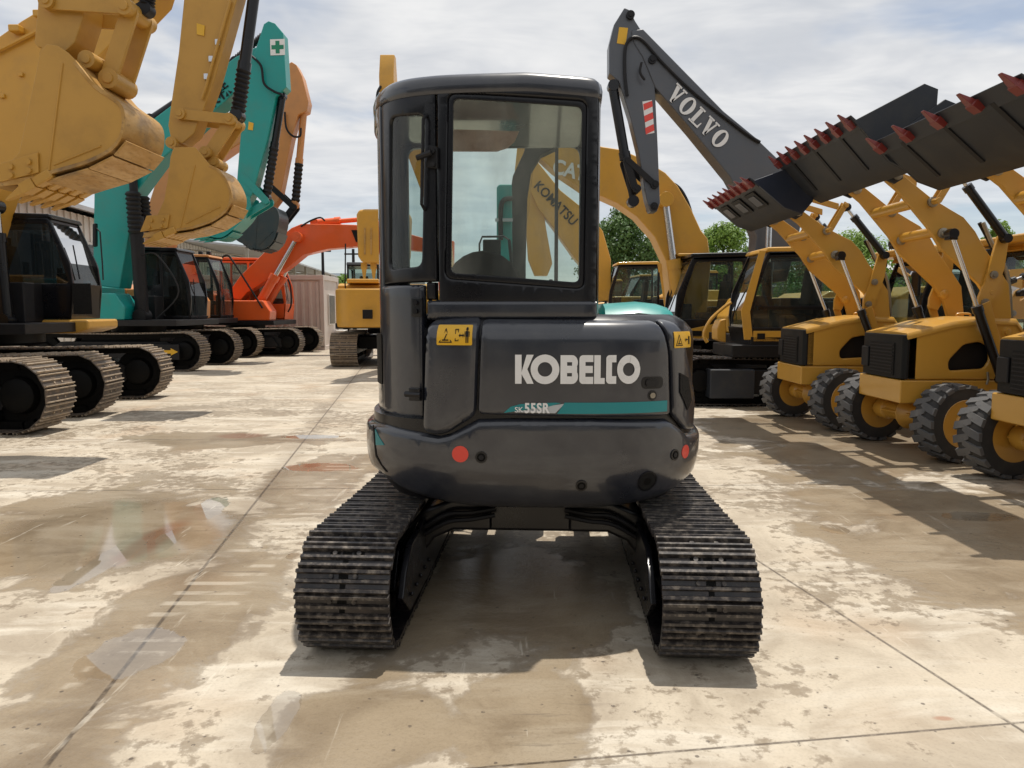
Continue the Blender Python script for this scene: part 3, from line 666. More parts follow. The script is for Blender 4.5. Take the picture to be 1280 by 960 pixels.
# right wall, door on the left, front frame, roof
s2 = se+.05
rw = [(s2, 1.45), (LC-.002, 1.45), (LC-.002, zr), (s2, zr)]
rh = roundpoly([(s2+.14, 1.62), (LC-.08, 1.62), (LC-.08, zr-.1), (s2+.14, zr-.1)], .05)
panel(MB(FK), rw, [rh], CAB, -.001, .035, .08, 0).build('side_frame', DKB, kob)
panel(MB(FK), rh, [], CAB, -.015, 0, .1).build('side_window', GLS, kob)
dd = [(.002, .98), (slc-.005, 1.0), (slc-.005, zr), (.002, zr)]
dh = roundpoly([(.06, 1.35), (slc-.06, 1.35), (slc-.06, zr-.09), (.1, zr-.09)], .05)
dr = panel(MB(FK), dd, [dh], CAB, .004, .035, .08, .012).build('door', DK, kob)
panel(MB(FK), dh, [], CAB, -.010, 0, .1).build('door_window', GLS, dr)
panel(MB(FK), roundpoly([(slc-.2, 1.14), (slc-.03, 1.14), (slc-.03, 1.40), (slc-.2, 1.40)], .02), [], CAB, .010, .006, .06).build('door_grille', MESH, dr)
fm = flat((-.85, .22, 0), (1, 0, 0), (0, 0, 1))
fo = [(0, .98), (1.185, .98), (1.185, zr), (0, zr)]; fh = roundpoly([(.07, 1.12), (1.12, 1.12), (1.12, zr-.03), (.07, zr-.03)], .06)
panel(MB(FK), fo, [fh], fm, .0, .05, .1, .01).build('front_frame', DKB, kob)
panel(MB(FK), fh, [], fm, -.02, 0, .2).build('windscreen', GLR, kob)
n = len(CAB.p); vs = []; LV = [(2.525, .0), (2.535, -.004), (2.565, -.006), (2.595, .0), (2.615, .018), (2.635, .07), (2.652, .17), (2.66, .28)]
for z, ins in LV: 
    for i in range(n):
        p = CAB.p[i]; d = Vector((p.x+.24, p.y+.3)); l = max(.05, d.length-ins*1.3); d = d.normalized()*l; vs.append((d.x-.24, d.y-.3, z-.03*max(0, p.x)/.335))
fs = [(j*n+i, j*n+(i+1) % n, (j+1)*n+(i+1) % n, (j+1)*n+i) for j in range(len(LV)-1) for i in range(n)]
fs += [tuple(range(n-1, -1, -1)), tuple(range((len(LV)-1)*n, len(LV)*n))]
MB(FK).add(vs, fs).build('roof', DK, kob, angle=60)
MB(FK).bx(-.74, .30, -.5, .20, 1.0, 1.03).build('floor_mat', DKS, kob)
MB(FK).curve([(-.02, -.25, 2.655), (-.02, -.25, 2.69), (.01, -.25, 2.71), (.045, -.25, 2.70), (.05, -.25, 2.655)], .008).build('lifting_eye', DKB, kob)
MB(FK).curve([(-.16, -.2, 2.64), (-.165, -.2, 2.72), (-.19, -.2, 2.79)], .0025, 5).build('antenna', DKB, kob)
# seat, controls, pink panel coloured as a sunlit roof hatch
q = MB(FK)
def cush(q, x0, x1, y0, y1, z0, z1): q.bx(x0, x1, y0, y1, z0, z1)
cush(q, -.50, -.02, -.40, .10, 1.25, 1.40); q.build('seat', FABR, kob, .05, seg=3)
q = MB(FK); q.lathe((-.26, -.44, 1.62), (0, 1, .12), [(.12, 0), (.20, .03), (.215, .07), (.19, .11), (.1, .13)], 24)
cush(q, -.47, -.05, -.44, -.33, 1.35, 1.62); q.build('backrest', FABR, kob, .03, seg=3)
for x in (-.62, .10): MB(FK).bx(x-.07, x+.07, -.3, .10, 1.05, 1.5).build('console', DKS, kob, .03)
for x in (-.62, .10): MB(FK).curve([(x, .05, 1.5), (x, .07, 1.62), (x, .05, 1.70)], [.012]*17, 8).build('lever', DKS, kob)
vm = flat((-.53, -.30, 2.375), (.60, 0, 0), (0, 0, .45))
P = [(0, .0), (.56, -.01), (.66, .03), (.72, .10), (.76, .22), (.5, .235), (.2, .25), (0, .26)]
panel(MB(FK), P, [], vm, 0, .012, .1).build('lit_hatch_panel', HATCHP, kob)  # hanging panel added for the bright hatch patch, lit by its colour
# mirror on a bracket beside the windscreen
q = MB(FK); q.box((-.33, 1.05, 1.93), (.13, .03, .20)); mr = q.build('mirror', DKS, kob, .01)
MB(FK).tube([(-.20, 1.0, 2.02), (-.24, 1.04, 2.05), (-.40, 1.05, 2.05), (-.42, 1.05, 2.0), (-.42, 1.05, 1.86), (-.40, 1.05, 1.81), (-.25, 1.04, 1.81), (-.18, 1.0, 1.8)], .008, 6).build('mirror_bracket', DKB, mr)
MB(FK).tube([(-.18, .9, .9), (-.18, 1.0, 1.8), (-.20, 1.0, 2.02)], .012, 6).build('bracket_post', DKB, mr)
# own boom swung up in front of the cab
MB().slab([(636, 460), (636, 330), (637, 250), (641, 222), (655, 192), (663, 150), (672, 150), (685, 166), (697, 186), (676, 196), (664, 216), (659, 250), (657, 330), (657, 460)], 6.4, .18).build('boom', DKS, kob, .012)
MB().slab([(621, 470), (621, 236), (624, 232), (640, 232), (641, 470)], 6.25, .14).build('stick', TEAL, kob, .012)
MB().curve([at(626, 300, 6.15), at(626, 262, 6.15), at(630, 250, 6.15), at(641, 248, 6.15)], .02, 8).build('hose', DKS, kob)
MB().slab([(619, 273), (641, 273), (641, 277), (619, 277)], 6.15, .02).build('hose_clamp', SILV, kob, 0)
MB().slab([(694, 175), (698, 175), (697, 460), (692, 460)], 5.05, .03).build('guard_bar', DKS, kob, .004)
MB(FK).bx(-.16, .12, .62, 1.1, .50, 1.0).build('swing_post', DKS, kob, .03)
MB(FK).lathe((.0, 0, .52), (0, 0, 1), [(.46, 0), (.5, .02), (.5, .10), (.44, .11)], 40).build('slew_ring', DKB, kob)
# undercarriage
TY = .775
for sg in (1, -1):
    crawler(kob, FT, sg*TY, -1.41, 1.24, .535, .405, .102, SHOED, DKB, lug=.024, rollers=4)
q = MB(FT); q.bx(-.42, .42, -.30, .30, .36, .54); q.bx(-.60, -.40, -.26, .26, .37, .55); q.build('undercarriage', DKB, kob, .02)
for sx in (-1, 1):
    for sg in (-1, 1):
        q = MB(FT); x0 = sx*.62; 
        P = [(x0, sg*.20, .55), (x0, sg*.40, .545), (x0, sg*.56, .48), (x0, sg*.66, .38), (x0, sg*.66, .12), (x0, sg*.60, .12), (x0, sg*.565, .24), (x0, sg*.50, .33), (x0, sg*.40, .375), (x0, sg*.20, .375)]
        q.prism(P, (-sx*.20, 0, 0)); q.build('cross_leg', DKB, kob, .02)
        if sx < 0:
            for k in range(2): MB(FT).curve([(x0-.02-.01*k, sg*(.18), .50-.03*k), (x0-.045, sg*.30, .485-.035*k), (x0-.045, sg*.42, .475-.04*k), (x0-.03, sg*.55, .40-.04*k), (x0-.02, sg*.62, .34-.04*k)], .012, 7).build('hose', DKS, kob)
for sg in (-1, 1):
    q = MB(FT); P = [(-1.22, sg*.545, .24), (-1.05, sg*.545, .12), (-.5, sg*.545, .10), (.9, sg*.545, .12), (.9, sg*.545, .40), (-.7, sg*.545, .44), (-1.0, sg*.545, .42), (-1.15, sg*.545, .33)]
    q.prism(P, (0, sg*.03, 0))
    for i in range(5): q.cyl((-1.05+.12*i, sg*.545, .20), (-1.05+.12*i, sg*.53, .20), .013, 6)
    q.build('motor_guard', DKB, kob, .01)
q = MB(FT); q.bx(1.45, 1.50, -.95, .95, .05, .40); q.build('dozer_blade', DKS, kob, .01)
for sg in (-1, 1): MB(FT).bx(.4, 1.46, sg*.35-.05, sg*.35+.05, .22, .32).build('blade_arm', DKS, kob, .01)
# ------------------------------------------------------------------ parts shared by the big machines
def T(pix, Y): return [at(a, b, Y) for a, b in pix]
def hyd(root, a, b, frac, rb, rr, mat, rmat=None, bell=0, gland=True):
    a = Vector(a); b = Vector(b); m = a.lerp(b, frac)
    q = MB(); q.cyl(a, m, rb, 14)
    if gland: q.cyl(m-(m-a).normalized()*rb*1.2, m+(m-a).normalized()*rb*.3, rb*1.18, 14)
    q.cyl(a+Vector((0, -rb*1.1, 0)), a+Vector((0, rb*1.1, 0)), rb*1.1, 12)
    o = q.build('cylinder', mat, root, 0)
    q = MB()
    if bell: bellows(q, m, a.lerp(b, .97), rb*1.35, bell)
    else: q.cyl(m, b, rr, 12)
    q.build('bellows' if bell else 'rod', rmat or CHR, o, 0)
    MB().cyl(b+Vector((0, -rb*1.1, 0)), b+Vector((0, rb*1.1, 0)), rb*1.15, 16).build('rod_eye', mat, o, .004)
    return o
def pin(root, px, py, Y, w, r, mat, name='pin'):
    c = at(px, py, Y); q = MB(); q.lathe(c+Vector((0, -w/2-.03, 0)), (0, 1, 0), [(r*.5, -.015), (r*.55, 0), (r, .0), (r, w+.06), (r*.5, w+.075)], 16)
    return q.build(name, mat, root, 0)
def strip(mb, pts, Y0, Y1, th):
    """a bent plate: pts (world x,z) swept from Y0 to Y1, th thick"""
    P = [Vector((p.x, 0, p.z)) for p in pts]; n = len(P); N = []
    for i in range(n):
        t = (P[min(i+1, n-1)]-P[max(i-1, 0)]).normalized(); N.append(Vector((-t.z, 0, t.x))*th)
    poly = P+[P[i]+N[i] for i in range(n-1, -1, -1)]
    vs = [Vector((p.x, Y0, p.z)) for p in poly]+[Vector((p.x, Y1, p.z)) for p in poly]; m = 2*n
    fs = [(i, (i+1) % m, (i+1) % m+m, i+m) for i in range(m)]
    for i in range(n-1): fs += [(i, m-1-i, m-2-i, i+1), (i+m, i+1+m, 2*m-2-i, 2*m-1-i)]
    return mb.add(vs, fs)
def tooth(root, c, d, up, w, L, mat, name='tooth'):
    d = Vector(d).normalized(); up = Vector(up).normalized(); s = d.cross(up).normalized()*w/2; c = Vector(c)
    vs = []
    for t, k, hh in ((0, 1, .16), (.4, 1.05, .15), (.42, .8, .12), (1, .42, .02)):
        for a, b in ((-1, -1), (1, -1), (1, 1), (-1, 1)): vs.append(c+d*L*t+s*k*a+up*L*hh*b)
    fs = [(0, 1, 2, 3), (15, 14, 13, 12)]+[(j*4+i, j*4+(i+1) % 4, (j+1)*4+(i+1) % 4, (j+1)*4+i) for j in range(3) for i in range(4)]
    return MB().add(vs, fs).build(name, mat, root, .004)
def bucket(root, S, i0, i1, Y0, Y1, mat, shellmat, nt, tdir, tl, tmat, lipi=-1, cut=None, th=.03):
    b = thing('bucket', '', '', at(S[i0][0], S[i0][1], (Y0+Y1)/2)) if False else None
    side = T(S, Y0); B = MB(); B.prism(side, (0, th, 0)); 
    sp_ = B.build('bucket', mat, root, .006)
    far = [p+Vector((0, Y1-Y0-th, 0)) for p in side]; MB().prism(far, (0, th, 0)).build('side_plate', mat, sp_, .006)
    path = catmull(side[i0:i1+1], 4) if i1-i0 > 2 else side[i0:i1+1]
    strip(MB(), path, Y0-.008, Y1+.008, -.035).build('shell', shellmat, sp_, .004, angle=50)
    lip = side[i1]; d = Vector(tdir).normalized(); up = d.cross(Vector((0, 1, 0)))
    lp = MB(); lp.prism([lip+up*.03, lip+d*.16+up*.015, lip+d*.16-up*.015, lip-up*.03], (0, Y1-Y0, 0)); lp.build('cutting_edge', shellmat, sp_, .004)
    for i in range(nt):
        y = (Y1-Y0)*(.05+.9*i/(nt-1)); tooth(sp_, lip+Vector((0, y, 0))+d*.10, d, up, .13, tl, tmat)
    ctr = sum(side, Vector((0, 0, 0)))/len(side)
    lineA, lineB = side[2].lerp(side[3], .5), side[i1].lerp(side[(i1+1) % len(side)], .5)
    for k_ in (.28,):
        a_, b_ = side[i0].lerp(side[0], .35), lip+(side[i1-1]-lip)*.45; d0 = (b_-a_).normalized()
        MB().tube([a_+d0*.05+Vector((0, -.003, 0)), b_-d0*.05+Vector((0, -.003, 0))], .010, 6).build('weld_seam', mat, sp_, 0)
    p_, q_ = side[i1-1].lerp(lip, .3), side[i1-3 if i1-3 > i0 else i0+1]
    MB().tube([ctr.lerp(p_, .82)+Vector((0, -.003, 0)), ctr.lerp(q_, .80)+Vector((0, -.003, 0))], .010, 6).build('weld_seam', mat, sp_, 0)
    m_ = len(path); nw = 4
    for w_ in range(nw):
        f0 = .52+.115*w_; a_, b_ = path[int((m_-1)*f0)], path[min(m_-1, int((m_-1)*(f0+.085))+1)]; dd_ = (b_-a_); n2 = Vector((-dd_.z, 0, dd_.x)).normalized()*-.042
        if (a_+n2-ctr).length < (a_-ctr).length: n2 = -n2
        MB().prism([a_+n2*.8+Vector((0, .01, 0)), b_+n2*.8+Vector((0, .01, 0)), b_+n2*1.25+Vector((0, .01, 0)), a_+n2*1.25+Vector((0, .01, 0))], (0, Y1-Y0-.02, 0)).build('wear_plate', shellmat, sp_, .004)
    for i in range(nt):
        y = (Y1-Y0)*(.05+.9*i/(nt-1)); MB().box(lip+Vector((0, y, 0))+d0*0, (.20, .12, .10), Matrix.Rotation(-math.atan2(Vector(tdir).normalized().z, Vector(tdir).normalized().x), 3, 'Y')).build('adapter', tmat, sp_, .02)
    if cut:
        for a_, b_ in ((.25, .3), (.72, .3), (.25, .75), (.72, .75)):
            c4 = [at(x_, y_, Y0-.03) for x_, y_ in cut[:4]]; pt = c4[0].lerp(c4[1], a_).lerp(c4[3].lerp(c4[2], a_), b_); MB().cyl(pt, pt+Vector((0, -.02, 0)), .028, 8).build('bolt', mat, sp_, 0)
    if cut: MB().prism([p+Vector((0, -.025, 0)) for p in T(cut, Y0)], (0, .022, 0)).build('side_cutter', mat, sp_, .004)
    return sp_
def cabin(root, F, u0, u1, v0, v1, z0, z1, fmat, glass, slant=.22, roofmat=None, zsill=None, mid=None, lowmat=None, seat=True, wiper=True, frw=.07):
    """an operator's cab: side frames with glass, front, rear, roof, seat"""
    fp = [(u0, z0), (u1, z0), (u1+.06, z0+(z1-z0)*.3), (u1+.02, z0+(z1-z0)*.55), (u1-slant, z1-.03), (u0+.03, z1)]
    zs_ = zsill if zsill else z0+.12
    def at_u(z): 
        t = (z-z0)/(z1-z0); return u1+(.06 if t < .35 else .06-(slant+.06)*max(0, (t-.35)/.65)**1.15)
    sides = []
    L = u1-u0
    hs = []
    um = u0+L*mid if mid else None
    A = lambda a, b, z_a, z_b: roundpoly([(a, z_a), (min(b, at_u(z_a)-frw), z_a), (min(b, at_u((z_a+z_b)/2)-frw), (z_a+z_b)/2), (min(b, at_u(z_b)-frw), z_b), (a, z_b)], .06)
    if mid: hs = [A(u0+frw, um-.035, z0+(z1-z0)*.5, z1-.13), A(um+.035, 9, zs_, z1-.13)]
    else: hs = [A(u0+frw, 9, zs_, z1-.13)]
    sf = []
    for k, v in ((0, v0), (1, v1)):
        q = MB(); mp = (lambda a, b, off, v=v, k=k: F @ Vector((a, v-(off if v == min(v0, v1) else -off), b)))
        panel(q, roundpoly(fp, .05), hs, mp, 0, .05, .25, .012); sf.append(q)
        for h_ in hs: g_ = MB(); panel(g_, h_, [], mp, -.02, 0, .5); sides.append(g_)
    q = MB(F)
    for a, b in (((u1, z0), (u1+.06, z0+(z1-z0)*.3)),):
        q.prism([(u1-.05, v0, z0), (u1, v0, z0), (u1+.06, v0, zs_), (u1+.01, v0, zs_)], (0, v1-v0, 0))
    q.bx(u0, u0+.05, v0, v1, z0, z0+(z1-z0)*.45); q.bx(u0, u1, v0, v1, z0, z0+.05); q.bx(u0+.005, u0+.055, min(v0, v1)+.01, min(v0, v1)+.06, z0+.05, z1-.03); q.bx(u0+.005, u0+.055, max(v0, v1)-.06, max(v0, v1)-.01, z0+.05, z1-.03)
    q.prism([(u0+.02, v0, z1-.07), (u0+.02, v0, z1-.02), (u1-slant, v0, z1-.05), (u1-slant, v0, z1-.10)], (0, v1-v0, 0))
    cab = q.build('cab', lowmat or fmat, root, .008)
    for g_ in sf: g_.build('side_frame', fmat, cab, 0)
    for g_ in sides: g_.build('side_window', glass, cab, 0)
    w0, w1 = sorted((v0, v1))
    P = [(at_u(z), z) for z in (zs_, z0+(z1-z0)*.35, z0+(z1-z0)*.55, z0+(z1-z0)*.8, z1-.10)]
    q = MB(F)
    for i in range(len(P)-1): q.add([(P[i][0]-.03, w0+.05, P[i][1]), (P[i][0]-.03, w1-.05, P[i][1]), (P[i+1][0]-.03, w1-.05, P[i+1][1]), (P[i+1][0]-.03, w0+.05, P[i+1][1])], [(0, 1, 2, 3)])
    q.build('windscreen', glass, cab, 0)
    MB(F).add([(u0+.04, w0+.05, z0+(z1-z0)*.45), (u0+.04, w1-.05, z0+(z1-z0)*.45), (u0+.05, w1-.05, z1-.08), (u0+.05, w0+.05, z1-.08)], [(0, 1, 2, 3)]).build('rear_window', glass, cab, 0)
    q = MB(F); q.prism([(u0-.02, w0-.01, z1-.035), (u1-slant+.06, w0-.01, z1-.045), (u1-slant+.02, w0-.01, z1+.03), (u0+.06, w0-.01, z1+.055)], (0, w1-w0+.02, 0))
    q.build('roof', roofmat or fmat, cab, .025, seg=3)
    if wiper:
        q = MB(F); q.tube([(at_u(zs_+.1)+.01, w0+.25, zs_+.08), (at_u((zs_+z1)/2)+.015, w0+.35, (zs_+z1)/2+.1)], .012, 6); q.build('wiper', DKB, cab, 0)
    if seat:
        vm = (v0+v1)/2; us = u0+L*.42
        q = MB(F); q.bx(us-.22, us+.28, vm-.24, vm+.24, z0+.45, z0+.58); q.box((us-.25, vm, z0+.9), (.12, .46, .62), Matrix.Rotation(-.12, 3, 'Y')); q.box((us-.30, vm, z0+1.27), (.09, .26, .16)); q.bx(us-.15, us+.2, vm-.15, vm+.15, z0+.05, z0+.45)
        q.build('seat', FABR, cab, .03)
        q = MB(F); q.bx(u0+L*.75, u1-.12, vm-.1, vm+.25, z0+.1, z0+.75); q.build('console', DKS, cab, .02)
    return cab
def house(root, F, mat, cwmat, dark, z0, zh, back, width=2.5, front=1.3, cabside=1, sidez=None, u_eng=-.3, sidemat=None, sfront=None):
    w = width/2
    MB(F).lathe((0, 0, z0-.22), (0, 0, 1), [(.62, 0), (.66, .04), (.66, .22)], 28).build('slew_ring', dark, root, 0)
    MB(F).bx(-back+.35, front, -w, w, z0-.02, z0+.13).build('deck', dark, root, .01)
    q = MB(F); n = 14; P = []
    for i in range(n+1):
        a = PI/2+PI*i/n; P.append((-back+.55+.45*math.cos(a)*1.1, w*math.copysign(abs(math.sin(a))**.45, math.sin(a)), z0+.02))
    P += [(-back+.75, -w, z0+.02), (-back+.75, w, z0+.02)][0:2]
    q.prism(P, (0, 0, zh-z0-.18)); q.build('counterweight', cwmat, root, .05, seg=3)
    q = MB(F); q.prism([(-back+.8, -w+.02, z0+.13), (-back+.8, -w+.02, zh-.05), (-back+1.0, -w+.02, zh), (u_eng-.25, -w+.02, zh), (u_eng, -w+.02, zh-.15), (u_eng, -w+.02, z0+.13)], (0, width-.04, 0))
    q.build('engine_hood', mat, root, .04, seg=3)
    sz = sidez or zh-.15
    fd = front; front = sfront or front
    q = MB(F); q.prism([(u_eng+.02, -cabside*w*.98, z0+.13), (front-.15, -cabside*w*.98, z0+.13), (front-.12, -cabside*w*.98, sz-.35), (front-.35, -cabside*w*.98, sz), (u_eng+.02, -cabside*w*.98, sz)], (0, cabside*w*.55, 0))
    q.build('side_body', sidemat or mat, root, .04, seg=3)
    q = MB(F); q.bx(u_eng+.02, .6, -.3, .3, z0+.13, z0+.75); q.build('swing_frame', dark, root, .02)
    MB(F).cyl((-back+1.3, -.2, zh), (-back+1.3, -.2, zh+.32), .06).build('exhaust', DKS, root, 0)
def rail(root, F, pts, mat, r=.018, name='handrail'):
    return MB(F).curve(pts, r, 7, 6).build(name, mat, root, 0)
GL = 'crawler excavators lined up on the left'
def exc(label, x, y, deg, group=GL): return thing('crawler_excavator', label, 'excavator', (x, y, 0), R(deg), group), frame(x, y, deg)
def tracks(root, F, L0, L1, g, w, H, pitch=.19, mat=SHOE, fm=None, rollers=5):
    for sg in (-1, 1): crawler(root, F, sg*g/2, L0, L1, H, w, pitch, mat, fm, lug=.028, bolts=pitch < .2, rollers=rollers)
    q = MB(F); q.bx(-1.0, 1.0, -g/2+w*.3, g/2-w*.3, H*.45, H*.85); q.build('undercarriage', DKS, root, .03)
def boomhose(root, pts, Y, r, mat=DKS, n=1, dy=.08):
    for i in range(n): MB().curve([p+Vector((0, i*dy, 0)) for p in T(pts, Y)], r, 7, 6).build('hose', mat, root, 0)
def linkbar(root, a, b, w, r, mat, pairs=None, name='link'):
    """a pair of flat bars between two points, w apart"""
    a = Vector(a); b = Vector(b); d = (b-a).normalized(); nn = Vector((-d.z, 0, d.x))*r
    q = MB()
    P = []
    for k in range(7): t = PI/2+PI*k/6; P.append(a+d*math.cos(t)*r*1+nn*math.sin(t))
    for k in range(7): t = -PI/2+PI*k/6; P.append(b+d*math.cos(t)*r*1+nn*math.sin(t))
    o = None
    for sg in (-1, 1):
        q = MB(); q.prism([p+Vector((0, sg*w/2-.02, 0)) for p in P], (0, .04, 0)); o2 = q.build(name, mat, root, .004)
    return o2
# ---- M1: only its far track, stick and bucket reach into the frame
r1, F1 = exc('gold excavator cut by the left edge, its big gold bucket nearest to the viewer', -7.75, 8.05, 0)
tracks(r1, F1, -2.2, 2.12, 2.45, .6, .94)
house(r1, F1, CATG, CATG, DKS, 1.12, 2.2, 2.9, 2.6, .9, cabside=-1, sidemat=DKB)
cabin(r1, F1, -.95, .35, 1.25, .35, 1.2, 3.0, DKB, GLD)
YB = 7.86
bkt1 = bucket(r1, [(50, 66), (58, 55), (72, 57), (84, 65), (95, 76), (120, 106), (150, 128), (157, 148), (153, 172), (138, 190), (108, 205), (70, 216), (53, 222), (24, 230), (0, 228), (-4, 222), (24, 190)], 4, 12, 7.45, 8.26, CATG, WORN, 5, (-1, 0, -.55), .34, CATG, cut=[(2, 205), (49, 191), (50, 216), (2, 228), (-14, 222)])
MB().prism(T([(58, 218), (-6, 226), (-10, 234), (52, 228)], 7.44), (0, .83, 0)).build('lip_plate', WORN, bkt1, .005)
for y in (7.66, 8.02): MB().slab([(90, 74), (112, 78), (126, 73), (138, 80), (141, 92), (134, 104), (137, 116), (118, 106)], y+.1, .04).build('ear', CATG, bkt1, .006)
MB().slab([(61, -130), (61, 0), (60, 20), (56, 60), (60, 66), (92, 74), (106, 60), (116, 30), (120, 0), (140, -130)], YB, .34).build('stick', CATG, r1, .012)
linkbar(r1, at(78, 14, YB), at(171, 20, YB), .44, .07, CATG); linkbar(r1, at(172, 22, YB), at(146, 104, YB), .30, .085, CATG)
pin(r1, 78, 14, YB, .5, .075, CATG); pin(r1, 171, 20, YB, .46, .085, CATG); pin(r1, 127, 85, YB, .5, .085, CATG); pin(r1, 148, 105, YB, .34, .1, CATG); pin(r1, 78, 78, YB, .4, .09, CATG)
hyd(r1, at(195, -120, YB), at(183, 12, YB), .55, .06, .04, DKS, DKS, bell=14)
hyd(r1, at(-60, 10, YB), at(12, -60, YB), .6, .08, .05, DKS)
# tank, pipes and cab front seen at the left edge
# ---- M2
r2, F2 = exc('yellow excavator with black cab and square mesh guard, gold bucket hanging beside the teal stick', -8.1, 11.7, 6)
tracks(r2, F2, -2.25, 2.2, 2.2, .6, .93)
house(r2, F2, CATY, CATY, DKS, 1.2, 2.3, 3.0, 2.6, 1.1, cabside=1, u_eng=-1.0, sidemat=DKB, sidez=1.75, sfront=-.55)
MB(F2).bx(-1.2, .1, -1.1, -.1, 1.10, 1.36).build('side_step', CATG, r2, .02)
MB(F2).bx(-1.4, -.62, -.2, .2, 1.3, 3.0).build('engine_cover', DKB, r2, .03)
cabin(r2, F2, -.55, 1.02, .25, 1.3, 1.38, 3.02, DKB, GLD, slant=.26, zsill=1.95)
MB(F2).prism([(-.6, .2, 1.15), (1.05, .2, 1.15), (1.30, .2, 1.22), (1.30, .2, 1.37), (-.6, .2, 1.37)], (0, 1.15, 0)).build('cab_base', CATG, r2, .04)
MB(F2).bx(.35, .62, .185, .2, 1.24, 1.30).build('plate', INK, r2, 0)
gq = MB(F2); gf = flat((1.05, .22, 1.40), (.30, -.0, 0), (0, 0, 1))
gm = lambda a, b, off: F2 @ Vector((1.04+a*.26, .20-off, 1.40+b*.60))
panel(gq, [(0, 0), (1.3, 0), (1.3, 1), (0, 1)], [[(.12, .12), (1.18, .12), (1.18, .9), (.12, .9)]], gm, 0, .06, .3); grd = gq.build('mesh_guard', DKB, r2, .004)
gq = MB(); 
for i in range(13): gq.bx(0, 0, 0, 0, 0, 0) if 0 else None
panel(gq, [(.1, .1), (1.2, .1), (1.2, .92), (.1, .92)], [], gm, -.03, .006, .3); gq.build('mesh', MESH, grd, 0)
for dx in (0, .12, .24):
    MB(F2).curve([(-.35+dx, .05, 1.45), (-.38+dx, .0, 1.75), (-.42+dx, -.02, 2.05), (-.55+dx, -.02, 2.12), (-.62+dx, 0, 1.9)], .028, 8).build('hose', DKS, r2, 0)
    MB(F2).cyl((-.395+dx, -.01, 1.78), (-.405+dx, -.012, 1.92), .036, 8).build('hose_clamp', CHR, r2, 0)
hyd(r2, at(8, 400, 11.3), at(-6, 258, 11.3), .75, .09, .06, DKB)
MB().slab([(150, -34), (216, -28), (206, 4), (160, 52), (120, 92), (60, 160), (10, 250), (-30, 380), (-80, 390), (-60, 250), (-30, 120), (0, 62), (40, 34), (60, 22), (100, 2)], 11.75, .5).build('boom', CATY, r2, .02)
bm_ = MB(); fm2 = flat(at(133, 16, 11.49), (math.cos(.45), 0, math.sin(.45)), (-math.sin(.45), 0, math.cos(.45)))
write(bm_, '\u6771\u548c', fm2, -.12, .55, -.12, .18, .012, .02); bm_.build('lettering', INK, r2, 0)
for a, b in ((26, 93), (3, 120)): MB().box(at(a, b, 11.48), (.07, .04, .06)).build('lug', CATY, r2, .01)
boomhose(r2, [(-10, 62), (20, 42), (40, 28), (62, 8), (90, -12)], 11.6, .035, DKS, 3, .12)
MB().tube(T([(-20, 72), (40, 42), (60, 30), (100, 10)], 11.45), .03, 6).build('hose', CATY, r2, 0)
for a, b in ((30, 42), (60, 24)): MB().box(at(a, b, 11.6), (.16, .5, .10)).build('hose_clamp', CATY, r2, .02)
MB().slab([(236, -40), (236, 0), (229, 70), (219, 138), (216, 160), (220, 180), (234, 182), (248, 170), (262, 135), (272, 108), (302, 0), (312, -40)], 11.7, .32).build('stick', CATG, r2, .015)
s2k = MB(); s2k.slab([(246, 29), (256, 32), (255, 45), (246, 43)], 11.53, .01); s2k.build('warning_sticker', STK, r2, 0)
for a, b in ((272, 53), (264, 74), (258, 96)): MB().box(at(a, b, 11.52), (.07, .05, .09)).build('hose_clamp', CHR, r2, .01)
MB().tube(T([(288, 0), (268, 70), (257, 110), (252, 124)], 11.5), .022, 8).build('hose', CATG, r2, 0)
linkbar(r2, at(233, 147, 11.7), at(293, 153, 11.7), .40, .075, CATG); linkbar(r2, at(292, 156, 11.7), at(266, 196, 11.7), .26, .10, CATG)
for a, b, w_ in ((233, 147, .46), (293, 153, .42), (264, 194, .44), (273, 206, .3), (222, 182, .4)): pin(r2, a, b, 11.7, w_, .085, CATG)
hyd(r2, at(322, -40, 11.7), at(297, 145, 11.7), .68, .085, .05, DKB, DKS, bell=9)
bkt2 = bucket(r2, [(213, 196), (217, 184), (244, 184), (262, 206), (275, 213), (286, 230), (290, 246), (285, 262), (268, 276), (240, 286), (212, 290), (188, 290), (178, 286), (196, 270), (205, 250), (210, 222)], 3, 10, 11.15, 11.76, CATG, WORN, 5, (-1, 0, -.42), .34, CATG, cut=[(184, 270), (213, 268), (210, 285), (176, 290)])
MB().prism(T([(216, 286), (180, 291), (178, 297), (212, 294)], 11.14), (0, .63, 0)).build('lip_plate', WORN, bkt2, .005)
# ---- M3 teal
r3, F3 = exc('teal excavator with teal boom and dark cab, third from the left edge', -9.95, 19.9, 0)
tracks(r3, F3, -2.3, 2.25, 2.3, .6, 1.0, rollers=4)
house(r3, F3, TEAL, TEAL, DKS, 1.15, 2.3, 3.2, 2.7, 1.6, cabside=1, sidez=1.95, u_eng=-1.0, sfront=.45)
cabin(r3, F3, .10, 1.30, .15, 1.25, 1.25, 3.15, DKB, GLD, slant=.3, mid=.4)
MB().slab([(344, 55), (300, 76), (194, 156), (150, 196), (126, 238), (124, 357), (157, 361), (168, 300), (178, 243), (206, 205), (272, 144), (330, 92)], 19.52, .62).build('boom', TEAL, r3, .03)
MB().slab([(339, 30), (347, 33), (357, 45), (361, 112), (348, 124), (338, 175), (320, 242), (309, 262), (300, 246), (300, 225), (306, 150), (310, 110), (320, 75), (333, 34)], 19.3, .42).build('stick', TEAL, r3, .02)
mk = flat(at(347, 59, 19.08), (1, 0, .03), (0, 0, 1)); q = MB(); polys(q, [rr(-.18, -.19, .18, .19)], mk, 0, 1, 0, 1, .004); sg_ = q.build('safety_sign', WHT, r3, 0)
